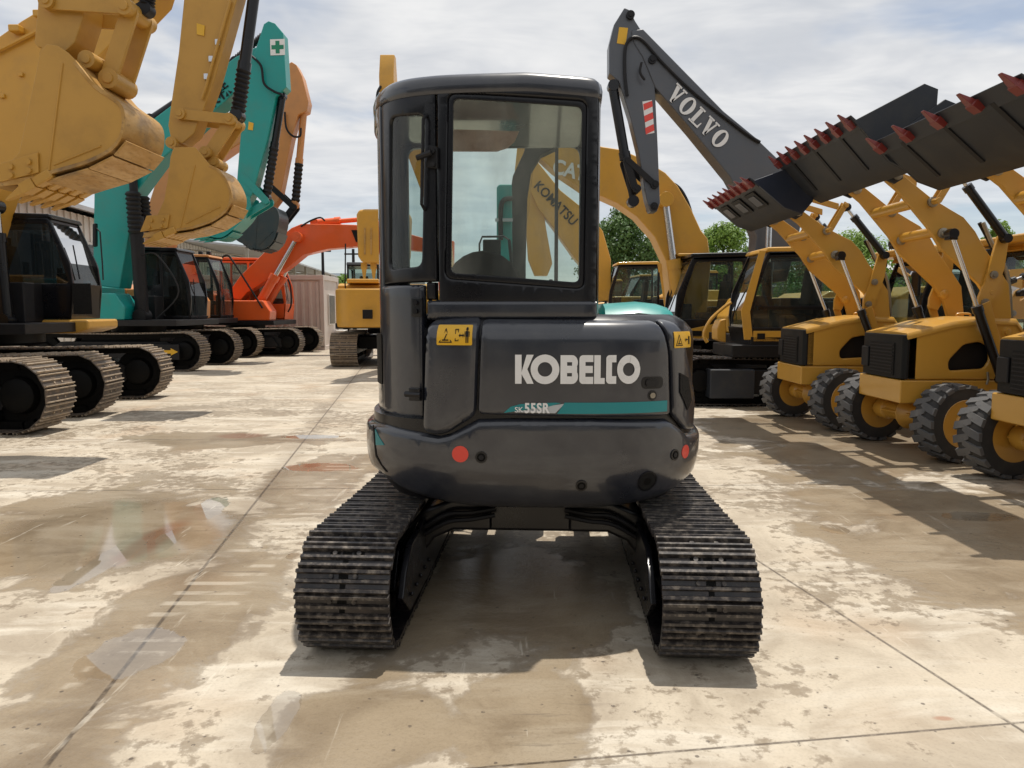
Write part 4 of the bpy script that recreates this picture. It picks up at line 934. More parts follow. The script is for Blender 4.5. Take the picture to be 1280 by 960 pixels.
q = MB(); polys(q, [rr(-.05, -.15, .05, .15), rr(-.15, -.05, -.05, .05), rr(.05, -.05, .15, .05)], mk, 0, 1, 0, 1, .008); q.build('green_cross', paint('sign_green', (.01, .22, .12), .5, 0, 0), sg_, 0)
mt = flat(at(262, 132, 19.20), (math.cos(.68), 0, math.sin(.68)), (-math.sin(.68), 0, math.cos(.68))); q = MB(); write(q, '\u6771\u682a', mt, -.1, .7, -.12, .26, .01, .02); q.build('lettering', INK, r3, 0)
MB().slab([(311, 152), (317, 154), (316, 163), (310, 162)], 19.08, .01).build('warning_sticker', STK, r3, 0)
hyd(r3, at(353, 120, 19.3), at(333, 246, 19.3), .5, .09, .05, DKB, DKS, bell=10)
hyd(r3, at(190, 150, 19.4), at(296, 79, 19.4), .75, .12, .07, DKB)
q = MB(); bellows(q, at(272, 93, 19.4), at(304, 66, 19.4), .09, 12); bellows(q, at(304, 66, 19.4), at(334, 40, 19.4), .09, 12); q.build('hose', DKS, r3, 0)
MB().curve(T([(312, 68), (326, 82), (330, 104), (342, 114), (353, 118)], 19.0), .03, 6, 8).build('hose', DKS, r3, 0)
linkbar(r3, at(308, 223, 19.3), at(335, 252, 19.3), .4, .09, TEAL); linkbar(r3, at(336, 254, 19.3), at(306, 272, 19.3), .3, .08, TEAL)
bucket(r3, [(300, 240), (312, 246), (314, 258), (304, 274), (290, 288), (276, 297), (258, 295), (272, 280), (290, 262)], 2, 6, 19.0, 19.7, TEAL, TEAL, 3, (-1, 0, -.3), .25, TEAL)
hyd(r3, at(178, 395, 19.1), at(164, 190, 19.1), .6, .16, .1, DKS, DKS, bell=0)
q = MB(); bellows(q, at(166, 240, 19.05), at(170, 292, 19.05), .19, 9); bellows(q, at(178, 246, 19.4), at(182, 290, 19.4), .18, 9)
q.build('bellows', DKS, r3, 0)
rail(r3, F3, [(.9, -.9, 1.3), (1.5, -.9, 2.0), (1.0, -.9, 2.9), (.6, -.9, 2.9)], DKS); 
q = MB(); q.slab([(117, 280), (121, 279), (121, 308), (117, 309)], 18.6, .12); mr = q.build('mirror', DKB, r3, .02); MB().tube(T([(119, 284), (125, 290), (128, 330), (129, 350)], 18.6), .02, 6).build('mirror_arm', DKB, mr, 0)
MB(F3).bx(.2, 1.72, -1.52, -1.46, .30, .68).build('track_guard', DKS, r3, .01)
ar = MB(); af = flat(F3 @ Vector((1.42, -1.525, .50)), (1, 0, 0), (0, 0, 1)); polys(ar, [rr(-.25, -.04, .1, .04), [(.1, -.09), (.28, 0), (.1, .09)]], af, 0, 1, 0, 1, .006); ar.build('arrow', STK, r3, 0)
# ---- M4 light orange
r4, F4 = exc('light orange excavator with tinted cab between the teal and the red-orange one', -10.25, 23.1, 0)
tracks(r4, F4, -2.2, 2.12, 2.15, .6, .98, rollers=3)
house(r4, F4, ORL, ORL, DKS, 1.15, 2.3, 3.1, 2.6, 1.3, cabside=1, u_eng=-1.0)
cabin(r4, F4, .0, 1.15, .15, 1.25, 1.25, 3.2, DKB, GLS, slant=.3, roofmat=ORL, mid=.45)
for dx in (0, .25): MB(F4).box((.5+dx, .5, 3.3), (.12, .14, .12)).build('work_lamp', DKB, r4, .02)
MB().slab([(364, 96), (350, 100), (303, 142), (245, 170), (205, 215), (190, 262), (184, 330), (205, 340), (222, 290), (236, 240), (278, 200), (310, 178), (360, 138)], 23.0, .6).build('boom', ORL, r4, .03)
MB().slab([(361, 84), (367, 80), (373, 84), (380, 98), (388, 130), (386, 141), (375, 146), (367, 175), (352, 250), (343, 262), (337, 250), (345, 170), (356, 118)], 22.8, .42).build('stick', ORL, r4, .02)
hyd(r4, at(380, 138, 22.8), at(369, 256, 22.8), .55, .10, .06, ORL, DKS, bell=9)
MB().curve(T([(356, 140), (358, 160), (366, 170), (375, 170), (376, 160)], 22.5), .03, 6).build('hose', DKS, r4, 0)
linkbar(r4, at(341, 234, 22.8), at(369, 260, 22.8), .4, .08, DKS); linkbar(r4, at(369, 260, 22.8), at(351, 283, 22.8), .3, .1, DKS)
bucket(r4, [(300, 277), (319, 262), (335, 256), (345, 260), (349, 272), (346, 290), (340, 304), (328, 312), (312, 309), (298, 302), (288, 295)], 2, 8, 21.6, 22.5, BUCKS, BUCKS, 4, (-1, 0, .6), .2, BUCKS)
# ---- M5 red orange
r5, F5 = exc('red-orange excavator with boom reaching right over its cab, in front of the white container', -9.35, 26.2, 0)
tracks(r5, F5, -2.3, 2.35, 2.5, .6, .95, rollers=3, mat=SHOE)
Y5 = 26.0
house(r5, F5, ORR, ORR, DKS, 1.05, 2.2, 3.0, 2.6, 1.4, cabside=1, sidez=1.85, u_eng=-.9)
cabin(r5, F5, -.95, 1.30, .25, 1.3, 1.2, 3.32, ORR, GLS, slant=.30, mid=.45, zsill=1.75)
MB().slab([(292, 372), (292, 362), (304, 345), (350, 300), (367, 286), (379, 281), (406, 281), (446, 282), (500, 290), (560, 306), (562, 318), (500, 312), (446, 309), (412, 312), (383, 319), (362, 336), (333, 353), (312, 366), (304, 376)], Y5, .55).build('boom', ORR, r5, .03)
MB().slab([(556, 300), (568, 302), (566, 400), (556, 420), (550, 400), (548, 330)], Y5, .4).build('stick', ORR, r5, .02)
hyd(r5, at(394, 279, Y5), at(480, 272, Y5), .35, .13, .08, ORR, ORR)
for dy in (-.42, .42): hyd(r5, at(329, 380, Y5)+Vector((0, dy, 0)), at(376, 298, Y5)+Vector((0, dy, 0)), .42, .15, .075, ORR)
pin(r5, 377, 298, Y5, 1.1, .16, ORR)
rail(r5, Matrix.Identity(4), T([(276, 378), (276, 330), (283, 319), (292, 328), (320, 372), (328, 385)], 24.9), DKS, .03)
rail(r5, Matrix.Identity(4), T([(376, 283), (388, 276), (400, 272), (406, 276)], Y5-.3), DKS, .03, 'hose')
rail(r5, Matrix.Identity(4), T([(358, 345), (363, 358), (364, 380), (360, 390)], 26.6), DKS, .03)
b_ = MB(); bf = flat(at(443, 295, Y5-.29), (1, 0, 0), (0, 0, 1)); polys(b_, [[(-.1, .2), (.5, .2), (.5, -.2), (.05, -.2)]], bf, 0, 1, 0, 1, .004); b_.build('emblem', INK, r5, 0)
# ---- M6 yellow excavator at the end of the lane, tail towards the viewer
r6, F6 = exc('yellow excavator at the far end of the lane beside the container, seen from its tail', -3.68, 22.5, 95, None)
tracks(r6, F6, -2.6, 2.0, 2.1, .72, .92, mat=SHOE, rollers=0)
house(r6, F6, CATY, CATY, DKS, 1.05, 2.25, 2.9, 2.5, 1.2, u_eng=-.4)
MB(F6).box((-2.97, .35, 1.42), (.05, .26, .24)).build('emblem', INK, r6, .01)
MB(F6).bx(-2.4, -1.6, .1, .95, 2.25, 2.36).build('hood_louver', CATY, r6, .03)
cabin(r6, F6, 0, 1.4, .3, 1.25, 1.2, 2.9, DKB, GLS)
MB(F6).tube([(-2.2, .95, .95), (-2.3, 1.0, 2.2), (-2.2, .98, 3.3)], .02, 6).build('antenna', DKS, r6, 0)
# ---- M7 behind the compact one: stick and bucket held high, facing the viewer
r7, F7 = exc('yellow excavator behind the compact cab, only its raised stick and bucket showing left of it', -1.9, 25.0, -96, None)
tracks(r7, F7, -2.0, 2.0, 2.1, .6, .92, rollers=0)
house(r7, F7, CATY, CATY, DKS, 1.05, 2.2, 2.9, 2.5, 1.2, u_eng=-.4)
cabin(r7, F7, 0, 1.4, .3, 1.25, 1.2, 2.9, DKB, GLS, roofmat=CATY)
def bar3(root, name, path, w, h, mat):      # a box beam along a path of (point, height)
    q = MB(); 
    vs = []
    for p, hh in path:
        p = Vector(p); vs += [p+Vector((-w/2, 0, 0))+hh, p+Vector((w/2, 0, 0))+hh, p+Vector((w/2, 0, 0))-hh, p+Vector((-w/2, 0, 0))-hh]
    n_ = len(path); fs = [(0, 1, 2, 3), tuple(range(4*n_-1, 4*n_-5, -1))]+[(j*4+i, j*4+(i+1) % 4, (j+1)*4+(i+1) % 4, (j+1)*4+i) for j in range(n_-1) for i in range(4)]
    q.add(vs, fs); return q.build(name, mat, root, .02)
V = Vector; tp = at(485, 80, 17.0)
bar3(r7, 'boom', [((-2.0, 24.3, 1.5), V((0, .2, .2))), ((-2.1, 22.6, 4.2), V((0, .45, .15))), ((-2.5, 20.0, 5.9), V((0, .1, .4))), ((-2.8, 17.4, 6.3), V((0, 0, .25)))], .42, 0, CATY)
sx = at(485, 72, 17.0).x; zt_ = at(485, 70, 17.0).z; zb_ = at(485, 265, 17.0).z
bar3(r7, 'stick', [((sx, 17.0, zt_), V((0, .10, 0))), ((sx, 17.0, zt_-.5), V((0, .28, 0))), ((sx, 17.1, zt_-1.1), V((0, .34, 0))), ((sx, 17.2, zb_), V((0, .16, 0)))], .32, 0, CATY)
MB().curve([at(476, 108, 16.7), at(472, 116, 16.65), at(471, 130, 16.65), at(473, 145, 16.7)], .03, 6).build('hose', DKS, r7, 0)
bl_ = T([(445, 268), (448, 262), (456, 261), (505, 261), (510, 268), (508, 322), (498, 328), (452, 328), (447, 320)], 16.6); q = MB(); q.prism(bl_, (0, .75, 0)); bk7 = q.build('bucket', CATY, r7, .06, seg=3)
for i in range(5):
    p = at(455+i*12, 328, 16.8); tooth(bk7, p, (0, 0, -1), (0, 1, 0), .12, .36, CATY)
for a in (455, 463, 480, 492): MB().slab([(a, 285), (a+2, 285), (a+2, 318), (a, 318)], 16.59, .02).build('wear_strip', WORN, bk7, 0)
# ------------------------------------------------------------------ right side: excavators
GR = 'excavators standing on the right'
rv, FV = exc('yellow and slate grey excavator with white VOLVO lettering on its dark raised boom', 5.15, 12.95, 180, GR)
tracks(rv, FV, -2.1, 2.55, 2.0, .5, .80, mat=SHOED, rollers=5, pitch=.17)
for sg in (-1, 1): MB(FV).prism([(-1.2, sg*1.25-.02, .20), (1.9, sg*1.25-.02, .20), (1.7, sg*1.25-.02, .58), (-1.0, sg*1.25-.02, .58)], (0, .04, 0)).build('track_guard', DKS, rv, .01)
house(rv, FV, CATY, GREYV, DKS, .98, 1.9, 2.6, 2.5, 1.4, cabside=1, u_eng=-.9)
cabin(rv, FV, -.1, 1.4, .2, 1.22, 1.0, 2.47, DKB, GLS, slant=.25, roofmat=CATY, mid=.0, zsill=1.25)
MB(FV).prism([(1.50, 1.225, 1.06), (1.56, 1.225, 1.5), (1.30, 1.225, 2.45), (1.20, 1.225, 2.45), (1.42, 1.225, 1.5), (1.36, 1.225, 1.06)], (0, .02, 0)).build('cab_post', CATY, rv, .006)
MB(FV).bx(-.1, 1.36, 1.225, 1.25, 1.03, 1.20).build('door_stripe', CATY, rv, .006)
MB(FV).bx(1.18, 1.30, 1.25, 1.26, 1.07, 1.16).build('door_handle', INK, rv, 0)
MB(FV).bx(.2, 1.30, 1.225, 1.245, 1.53, 1.59).build('door_bar', DKB, rv, .004)
MB(FV).bx(-.3, 1.7, .15, 1.28, .78, .98).build('cab_base', DKS, rv, .02)
MB(FV).bx(1.35, 2.05, 1.05, 1.36, .14, .60).build('tool_box', BUCKB, rv, .02)
rail(rv, Matrix.Identity(4), T([(884, 428), (880, 418), (888, 400), (905, 384), (914, 378)], 12.1), LOADY, .028)
MB().slab([(893, 410), (897, 400), (904, 398), (904, 428), (893, 424)], 12.3, .35).build('side_body', CATY, rv, .02)
YV = 13.1
MB().slab([(779, 14), (786, 17), (792, 30), (801, 44), (812, 60), (816, 101), (820, 180), (823, 255), (819, 266), (811, 266), (806, 250), (796, 190), (786, 149), (772, 105), (760, 95), (760, 60), (766, 35)], YV, .30).build('stick', GREYV, rv, .015)
bv = MB().slab([(786, 44), (801, 42), (851, 93), (900, 143), (939, 175), (965, 200), (985, 225), (1000, 258), (992, 300), (978, 352), (935, 356), (938, 330), (941, 296), (925, 255), (908, 224), (860, 165), (816, 114), (800, 76), (790, 60)], YV+.05, .44).build('boom', GREYV, rv, .02)
dv = (at(905, 180, YV)-at(845, 120, YV)).normalized(); uv_ = Vector((-dv.z, 0, dv.x))
vm_ = lambda a, b, off: at(838, 113, YV-.19)+dv*a+uv_*b+Vector((0, -off, 0))
q = MB(); VW = .255; VH = .30
lets = []
def sh(P, k): lets.append([(u*VW+k*VW*1.06-(.15*VW if k > 2 else 0), w*VH) for u, w in P])
for k in (0, 3):
    for P in ([(.08, .92), (.36, .92), (.62, .12), (.62, 0), (.42, 0)], [(.68, .92), (.80, .92), (.60, .0), (.48, .12)], [(-.02, .9), (.46, .9), (.46, 1), (-.02, 1)], [(.58, .9), (.95, .9), (.95, 1), (.58, 1)]): sh(P, k)
for P in ([(.14, .08), (.40, .08), (.40, .92), (.14, .92)], [(.02, 0), (.86, 0), (.86, .1), (.02, .1)], [(.04, .9), (.52, .9), (.52, 1), (.04, 1)], [(.74, .1), (.86, .1), (.86, .36), (.80, .36)]): sh(P, 2)
for k in (1, 4):
    for P in ringpoly(.47, .5, .47, .53, .19, .42, 24): sh(P, k)
for P in lets: q.add([vm_(u, w-.13, .004) for u, w in P], [tuple(range(len(P)))])
q.build('brand_lettering', WHT, rv, 0)
mk = [T([(803, 127), (817, 126), (819, 164), (807, 168)], YV-.152)]
ch = MB(); ch.prism(T([(803, 127), (815, 125), (818, 166), (808, 168)], YV-.156), (0, .004, 0)); chv = ch.build('hazard_marking', WHT, rv, 0)
q = MB()
for i in range(3):
    y0 = 127+i*15; q.prism(T([(804+i*1.2, y0+3), (815+i, y0-2 if i else y0-1), (816+i, y0+6), (805+i*1.2, y0+11)], YV-.159), (0, .003, 0))
q.build('hazard_stripe', RED, chv, 0)
MB().slab([(774, 34), (785, 35), (782, 56), (771, 54)], YV-.155, .008).build('warning_sticker', STK, rv, 0)
hyd(rv, at(766, 108, YV-.05), at(791, 252, YV-.05), .62, .085, .05, DKB, DKS)
linkbar(rv, at(781, 203, YV), at(791, 235, YV), .34, .06, DKS); linkbar(rv, at(783, 203, YV), at(816, 233, YV), .36, .05, DKS)
for a, b in ((794, 238), (816, 233), (815, 260), (786, 24), (813, 79)): pin(rv, a, b, YV, .36, .07, DKS)
hyd(rv, at(948, 190, YV), at(816, 70, YV), .68, .085, .05, DKB)
boomhose(rv, [(784, 120), (781, 90), (783, 55), (800, 48), (830, 80), (870, 118), (930, 165), (950, 178)], YV-.2, .028, DKS, 3, .13)
boomhose(rv, [(802, 78), (800, 90), (806, 100)], YV-.28, .022)
hyd(rv, at(958, 380, YV-.4), at(962, 268, YV-.4), .45, .085, .05, DKB)
# ---- CAT-lettered boom
rc, FC = exc('yellow excavator with tall arched boom and a black-framed cab left of the slate grey one', 4.78, 15.95, 180, GR)
tracks(rc, FC, -2.3, 2.4, 2.5, .6, 1.0, rollers=3)
house(rc, FC, CATY, CATY, DKS, .85, 1.9, 3.1, 2.5, 1.3, cabside=1, u_eng=-1.2)
cabin(rc, FC, .15, 1.52, .2, 1.25, .9, 2.60, DKB, GLS, slant=.28, roofmat=DKB, zsill=1.35, frw=.11)
MB(FC).bx(.9, 1.4, .25, .6, 2.62, 2.68).build('roof_hatch', CATY, rc, .02)
MB(FC).prism([(.15, 1.26, .9), (1.45, 1.26, .9), (1.45, 1.26, 1.12), (.6, 1.26, 1.30), (.15, 1.26, 1.50)], (0, .02, 0)).build('door_panel', CATY, rc, .005)
MB(FC).bx(1.05, 1.25, 1.282, 1.30, 1.02, 1.12).build('door_handle', INK, rc, 0)
YC = 15.9
MB().slab([(878, 402), (884, 330), (880, 300), (872, 290), (860, 264), (843, 235), (828, 219), (800, 202), (775, 191), (750, 187), (702, 172), (664, 160), (650, 166), (655, 182), (690, 215), (727, 240), (750, 248), (770, 257), (793, 273), (815, 298), (830, 330), (838, 402)], YC, .62).build('boom', CATY, rc, .03)
MB().slab([(664, 155), (672, 160), (668, 190), (662, 260), (650, 330), (640, 345), (634, 330), (640, 250), (648, 170)], YC, .4).build('stick', CATY, rc, .02)
q = MB(); cm = flat(at(714, 214, YC-.33), (math.cos(-.25), 0, math.sin(-.25)), (-math.sin(-.25), 0, math.cos(-.25))); write(q, 'CAT', cm, -.38, .32, -.14, .17, .006, .03); q.build('brand_lettering', WHT, rc, 0)
for dy in (-.45, .45): hyd(rc, at(846, 402, YC)+Vector((0, dy, 0)), at(826, 254, YC)+Vector((0, dy, 0)), .50, .13, .075, CATY)
pin(rc, 826, 254, YC, 1.1, .12, CATY)
boomhose(rc, [(820, 224), (845, 232), (858, 250), (866, 275)], YC-.2, .04)
# ---- Komatsu boom seen through the cab and right of it
rk, FK2 = exc('yellow excavator further back with KOMATSU on its boom, mostly hidden by the compact cab', 4.3, 22.5, 180, GR)
tracks(rk, FK2, -2.2, 2.2, 2.4, .6, .95, rollers=0)
house(rk, FK2, CATY, CATY, DKS, 1.1, 2.1, 3.0, 2.6, 1.5, cabside=1)
cabin(rk, FK2, .1, 1.5, .2, 1.2, 1.15, 2.85, DKB, GLS, roofmat=CATY)
YK = 22.2
MB().slab([(662, 203), (672, 205), (700, 240), (735, 268), (752, 290), (762, 325), (762, 375), (742, 378), (736, 345), (716, 322), (690, 285), (672, 262), (660, 235), (655, 215)], YK, .6).build('boom', CATY, rk, .03)
MB().slab([(658, 205), (668, 210), (676, 240), (682, 285), (690, 330), (684, 345), (668, 345), (660, 325), (656, 270)], YK, .4).build('stick', CATY, rk, .02)
q = MB(); km = flat(at(690, 249, YK-.32), (math.cos(-.78), 0, math.sin(-.78)), (-math.sin(-.78), 0, math.cos(-.78))); write(q, 'KOMATSU', km, -.62, .95, -.14, .14, .006, .02); q.build('brand_lettering', INK, rk, 0)
# ---- small yellow machines between
def smallcab(label, x, y, deg, w_=1.5):
    r_ = thing('tracked_dozer', label, 'dozer', (x, y, 0), R(deg), 'small yellow dozers beyond the compact excavator'); F_ = frame(x, y, deg)
    tracks(r_, F_, -1.4, 1.4, 1.6, .45, .85, rollers=0)
    q = MB(F_); q.prism([(.2, -.5, .8), (1.5, -.5, .8), (1.5, -.5, 1.75), (.2, -.5, 1.9)], (0, 1.0, 0)); q.build('engine_hood', LOADY, r_, .06, seg=3)
    MB(F_).bx(-1.5, .2, -.85, .85, .8, 1.3).build('body', LOADY, r_, .04)
    cabin(r_, F_, -1.3, .1, -.7, .7, 1.3, 2.75, DKB, GLB, slant=.35, roofmat=LOADY)
    MB(F_).cyl((.9, 0, 1.8), (.9, 0, 2.5), .05).build('exhaust', DKS, r_, 0)
    q = MB(F_); strip(q, [F_.inverted() @ Vector(p) if 0 else Vector(p) for p in ((1.9, 0, .1), (1.8, 0, .5), (1.9, 0, 1.0))], -1.2, 1.2, .05); q.v = [F_ @ v for v in MB().v] or q.v
    q.build('blade', LOADY, r_, 0)
    for sg in (-1, 1): MB(F_).bx(0, 1.85, sg*1.05-.05, sg*1.05+.05, .3, .42).build('push_arm', LOADY, r_, .01)
smallcab('small yellow dozer with pale front glass, the left one behind the teal cover', 4.2, 27.0, 185)
smallcab('small yellow dozer close to the foot of the arched yellow boom', 5.3, 24.8, 185)
smallcab('small yellow dozer with dark cab just right of the compact cab, farthest of the three', 3.2, 31.5, 185)
# ------------------------------------------------------------------ wheel loaders on the right
def wheel(root, F, a, y, r, w, side, hubmat):
    """axis along y; side=+1 puts the dished face towards -y"""
    q = MB(F); c = (a, y-w/2, r)
    prof = [(r*.60, 0.0), (r*.70, -.004), (r*.90, .0), (r*.955, w*.10), (r*.96, w*.5), (r*.955, w*.9), (r*.90, w), (r*.70, w+.004), (r*.60, w), (r*.60, 0)]
    q.lathe(c, (0, 1, 0), prof, 48, cap=False); ty = q.build('wheel', RUB, root, 0, angle=50)
    q = MB(F); N = 18
    for i in range(N):
        for sg in (0, 1):
            t0 = 2*PI*(i+.5*sg)/N; vs = []
            y0, y1, ym = (y-w/2-.012, y+.04, y-w*.12) if sg == 0 else (y+w/2+.012, y-.04, y+w*.12)
            def P(t, yy, rr_): return (a+rr_*math.cos(t), yy, r+rr_*math.sin(t))
            hw = PI/N*.62; sk_ = -.5*2*PI/N
            for (tt, yy) in ((t0-hw, y0), (t0+hw, y0), (t0+hw+sk_*.5, ym), (t0+hw*.8+sk_, y1), (t0-hw*.8+sk_, y1), (t0-hw+sk_*.5, ym)): vs.append(P(tt, yy, r*.90 if yy == y0 else r*.94))
            for (tt, yy) in ((t0-hw*.85, y0), (t0+hw*.85, y0), (t0+hw*.85+sk_*.5, ym), (t0+hw*.7+sk_, y1), (t0-hw*.7+sk_, y1), (t0-hw*.85+sk_*.5, ym)): vs.append(P(tt, yy, r*.985 if yy == y0 else r*1.0))
            q.add(vs, [(6, 7, 8, 11), (8, 9, 10, 11), (0, 1, 7, 6), (1, 2, 8, 7), (2, 3, 9, 8), (3, 4, 10, 9), (4, 5, 11, 10), (5, 0, 6, 11)])
    q.build('tread', RUBG, ty, 0)
    q = MB(F)
    if side > 0: q.lathe((a, y-w/2, r), (0, 1, 0), [(r*.62, .0), (r*.605, -.006), (r*.57, .01), (r*.53, .075), (r*.42, .095), (r*.32, .09), (r*.30, .0), (r*.26, -.02), (r*.12, -.03)], 32)
    else: q.lathe((a, y-w/2, r), (0, 1, 0), [(r*.62, .0), (r*.60, .01), (r*.55, .02), (r*.52, .07), (r*.2, .075)], 32)
    q.lathe((a, y+w/2, r), (0, -1, 0), [(r*.62, .0), (r*.58, .02), (r*.50, .09), (r*.2, .10)], 32)
    q.build('rim', hubmat, ty, 0)
    q = MB(F)
    for i in range(8): t_ = 2*PI*i/8; q.cyl((a+r*.37*math.cos(t_), y-w/2+.065, r+r*.37*math.sin(t_)), (a+r*.37*math.cos(t_), y-w/2+.10, r+r*.33*math.sin(t_)), .013, 6)
    q.build('wheel_nuts', STEEL, ty, 0)
ARM_U = [(-.55, 2.93), (-.48, 2.92), (-.14, 2.66), (.067, 2.54), (.21, 2.46), (.336, 2.32), (.44, 2.15), (.605, 1.94), (.71, 1.79), (.76, 1.46), (.76, 1.25), (.70, 1.20), (.63, 1.25)]
ARM_L = [(.60, 1.38), (.52, 1.62), (.40, 1.79), (.21, 1.96), (.0, 2.145), (-.14, 2.35), (-.47, 2.72), (-.595, 2.82)]
def loader(label, x, y, deg, nteeth, raise_=0., cutout=False, mud=0, tip=0.):
    root = thing('wheel_loader', label, 'loader', (x, y, 0), R(deg), 'yellow wheel loaders on the right with raised buckets'); F = frame(x, y, deg)
    # local x runs from the nose backwards, y across
    F0 = F
    for a in (0, 1.95):
        F = F0 @ Matrix.Rotation(R(9 if a == 0 else 0), 4, 'Z')
        for yy, sd in ((-.66, 1), (.66, -1)): wheel(root, F, a, yy, .395, .29, sd if a == 0 else sd, LOADY)
        q = MB(F); q.prism([(a-.12, -.5, .40), (a-.02, -.5, .30), (a+.12, -.5, .40), (a+.02, -.5, .50)], (0, 1.0, 0)); q.lathe((a, 0, .4), (0, 1, 0), [(.10, -.5), (.12, -.46), (.12, -.34), (.085, -.30), (.10, -.1), (.18, 0), (.10, .1), (.085, .3), (.12, .34), (.12, .46), (.10, .5)], 16)
        q.build('axle', LOADY, root, .01)
    F = F0
    MB(F).bx(.12, 2.6, -.30, .30, .38, .60).build('chassis', LOADY, root, .02)
    q = MB(F); q.prism([(-.36, -.46, .56), (.85, -.46, .56), (.85, -.46, .80), (-.36, -.46, .80)], (0, .92, 0)); q.build('bumper', LOADY, root, .015)
    # hood: side profile with an engine opening
    hp = [(-.30, .805), (.86, .805), (.90, 1.30), (.80, 1.43), (.45, 1.44), (.15, 1.40), (-.30, 1.28)]
    hh = roundpoly([(.14, .90), (.50, .92), (.555, 1.02), (.52, 1.16), (.44, 1.20), (.28, 1.17), (.13, 1.00)], .04)
    q = MB()
    for sg in (-1, 1): 
        mp = (lambda a, b, off, sg=sg: F @ Vector((a, sg*(.45+off), b)))
        panel(q, hp, [hh], mp, 0, .03, .15, .02)
    mpt = lambda P: P
    hs_ = [(-.31, 1.285), (.15, 1.405), (.45, 1.445), (.80, 1.435), (.90, 1.30)]
    qq = MB(F)
    n_ = len(hs_); W = [-.462, -.44, -.2, .2, .44, .462]; dz = [-.03, .0, .012, .012, 0, -.03]
    top_ = [(a, yy, z+d) for a, z in hs_ for yy, d in zip(W, dz)]
    qq.add(top_+[(a, yy, z-.035) for (a, yy, z) in top_], [(j*6+i, j*6+i+1, (j+1)*6+i+1, (j+1)*6+i) for j in range(n_-1) for i in range(5)]+[(6*n_+j*6+i, 6*n_+(j+1)*6+i, 6*n_+(j+1)*6+i+1, 6*n_+j*6+i+1) for j in range(n_-1) for i in range(5)]+[(i, 6*n_+i, 6*n_+i+1, i+1) for i in range(5)]+[(j*6, (j+1)*6, 6*n_+(j+1)*6, 6*n_+j*6) for j in range(n_-1)]+[(j*6+5, 6*n_+j*6+5, 6*n_+(j+1)*6+5, (j+1)*6+5) for j in range(n_-1)])
    q.add(qq.v, qq.f)
    hood_ = q.build('engine_hood', LOADY, root, 0, angle=40)
    MB(F).bx(.02, .80, -.38, .38, .82, 1.22).build('engine', DKS, root, .05)
    MB(F).bx(-.05, .07, .0-.03, .03, 1.40, 1.402).build('hood_slot', INK, hood_, 0)
    for yy in (-.25, .25): MB(F).curve([(.60, yy, 1.44), (.61, yy, 1.48), (.74, yy, 1.48), (.75, yy, 1.44)], .012, 6).build('hood_grip', LOADY, hood_, 0)
    q = MB(F); q.prism([(-.30, -.45, .81), (-.34, -.42, .81), (-.355, -.3, .81), (-.355, .3, .81), (-.34, .42, .81), (-.30, .45, .81), (-.2, .45, .81), (-.2, -.45, .81)], (0, 0, .46)); gr_ = q.build('radiator_grille', INK, root, .01)
    MB(F).bx(-.365, -.352, -.30, .22, .84, 1.18).build('grille_mesh', MESH, gr_, .004)
    for k_ in range(9): MB(F).bx(-.372, -.364, -.28, .20, .86+.036*k_, .872+.036*k_).build('grille_slat', DKS, gr_, 0)
    MB(F).bx(-.376, -.350, .24, .40, .90, 1.12).build('grille_door', DKS, gr_, .01)
    for yy in (-.475, .462): MB(F).bx(.60, .78, yy, yy+.012, 1.02, 1.10).build('warning_label', STK if yy < 0 else INK, root, 0)
    MB(F).curve([(.66, -.50, .80), (.74, -.53, .72), (.80, -.50, .90), (.78, -.44, 1.15)], .017, 7).build('hose', CHR, root, 0)
    MB(F).curve([(.30, -.52, 1.60), (.36, -.54, 1.35), (.50, -.53, 1.10), (.60, -.52, .90)], .010, 6).build('hose', STEEL, root, 0)
    for yy in (-.40, .33): MB(F).bx(.95, 1.25, yy, yy+.07, .30, .34).build('step', DKS, root, .005)
    MB(F).tube([(.52, -.475, .89), (.53, -.48, .82), (.52, -.475, .76)], .012, 6).build('hood_catch', STEEL, root, 0)
    # towers, lift arms
    for sg in (-1, 1):
        q = MB(F); q.prism([(.50, sg*.30, .60), (.88, sg*.30, .60), (.90, sg*.30, 1.35), (.78, sg*.30, 1.42), (.62, sg*.30, 1.38), (.55, sg*.30, .95)], (0, sg*.06, 0)); q.build('tower', LOADY, root, .008)
    zr_ = lambda P: [(a-raise_*.25*(z-1.3)/1.6, z+raise_*(1-(a+.6)/1.4*.9) if z > 1.35 else z) for a, z in P]
    arm = zr_(ARM_U+ARM_L)
    for sg in (-1, 1):
        q = MB(F); q.prism([(a, sg*.43, z) for a, z in arm], (0, -sg*.055, 0)); q.build('lift_arm', LOADY, root, .008)
        for a, z in zr_([(.70, 1.30), (.0, 2.30), (-.12, 2.61), (-.52, 2.86), (.52, 1.70)]):
            MB(F).lathe((a, sg*.366, z), (0, sg, 0), [(.03, -.012), (.052, 0), (.052, .09), (.028, .095), (.022, .11)], 14).build('pin', LOADY if a > .5 else STEEL, root, 0)
    for a, z in zr_([(-.30, 2.60), (.02, 2.33)]): MB(F).lathe((a, -.40, z), (0, 1, 0), [(.055, 0), (.055, .8)], 18).build('cross_tube', LOADY, root, 0)
    # bell crank, tilt cylinder, bucket link (in the middle), lift cylinders at the sides
    p = dict(A=(.617, .80), B=(.295, 1.545), D=(.02, 2.28)); A_, D_ = Vector((p['A'][0], 0, p['A'][1])), zr_([p['D']])[0]
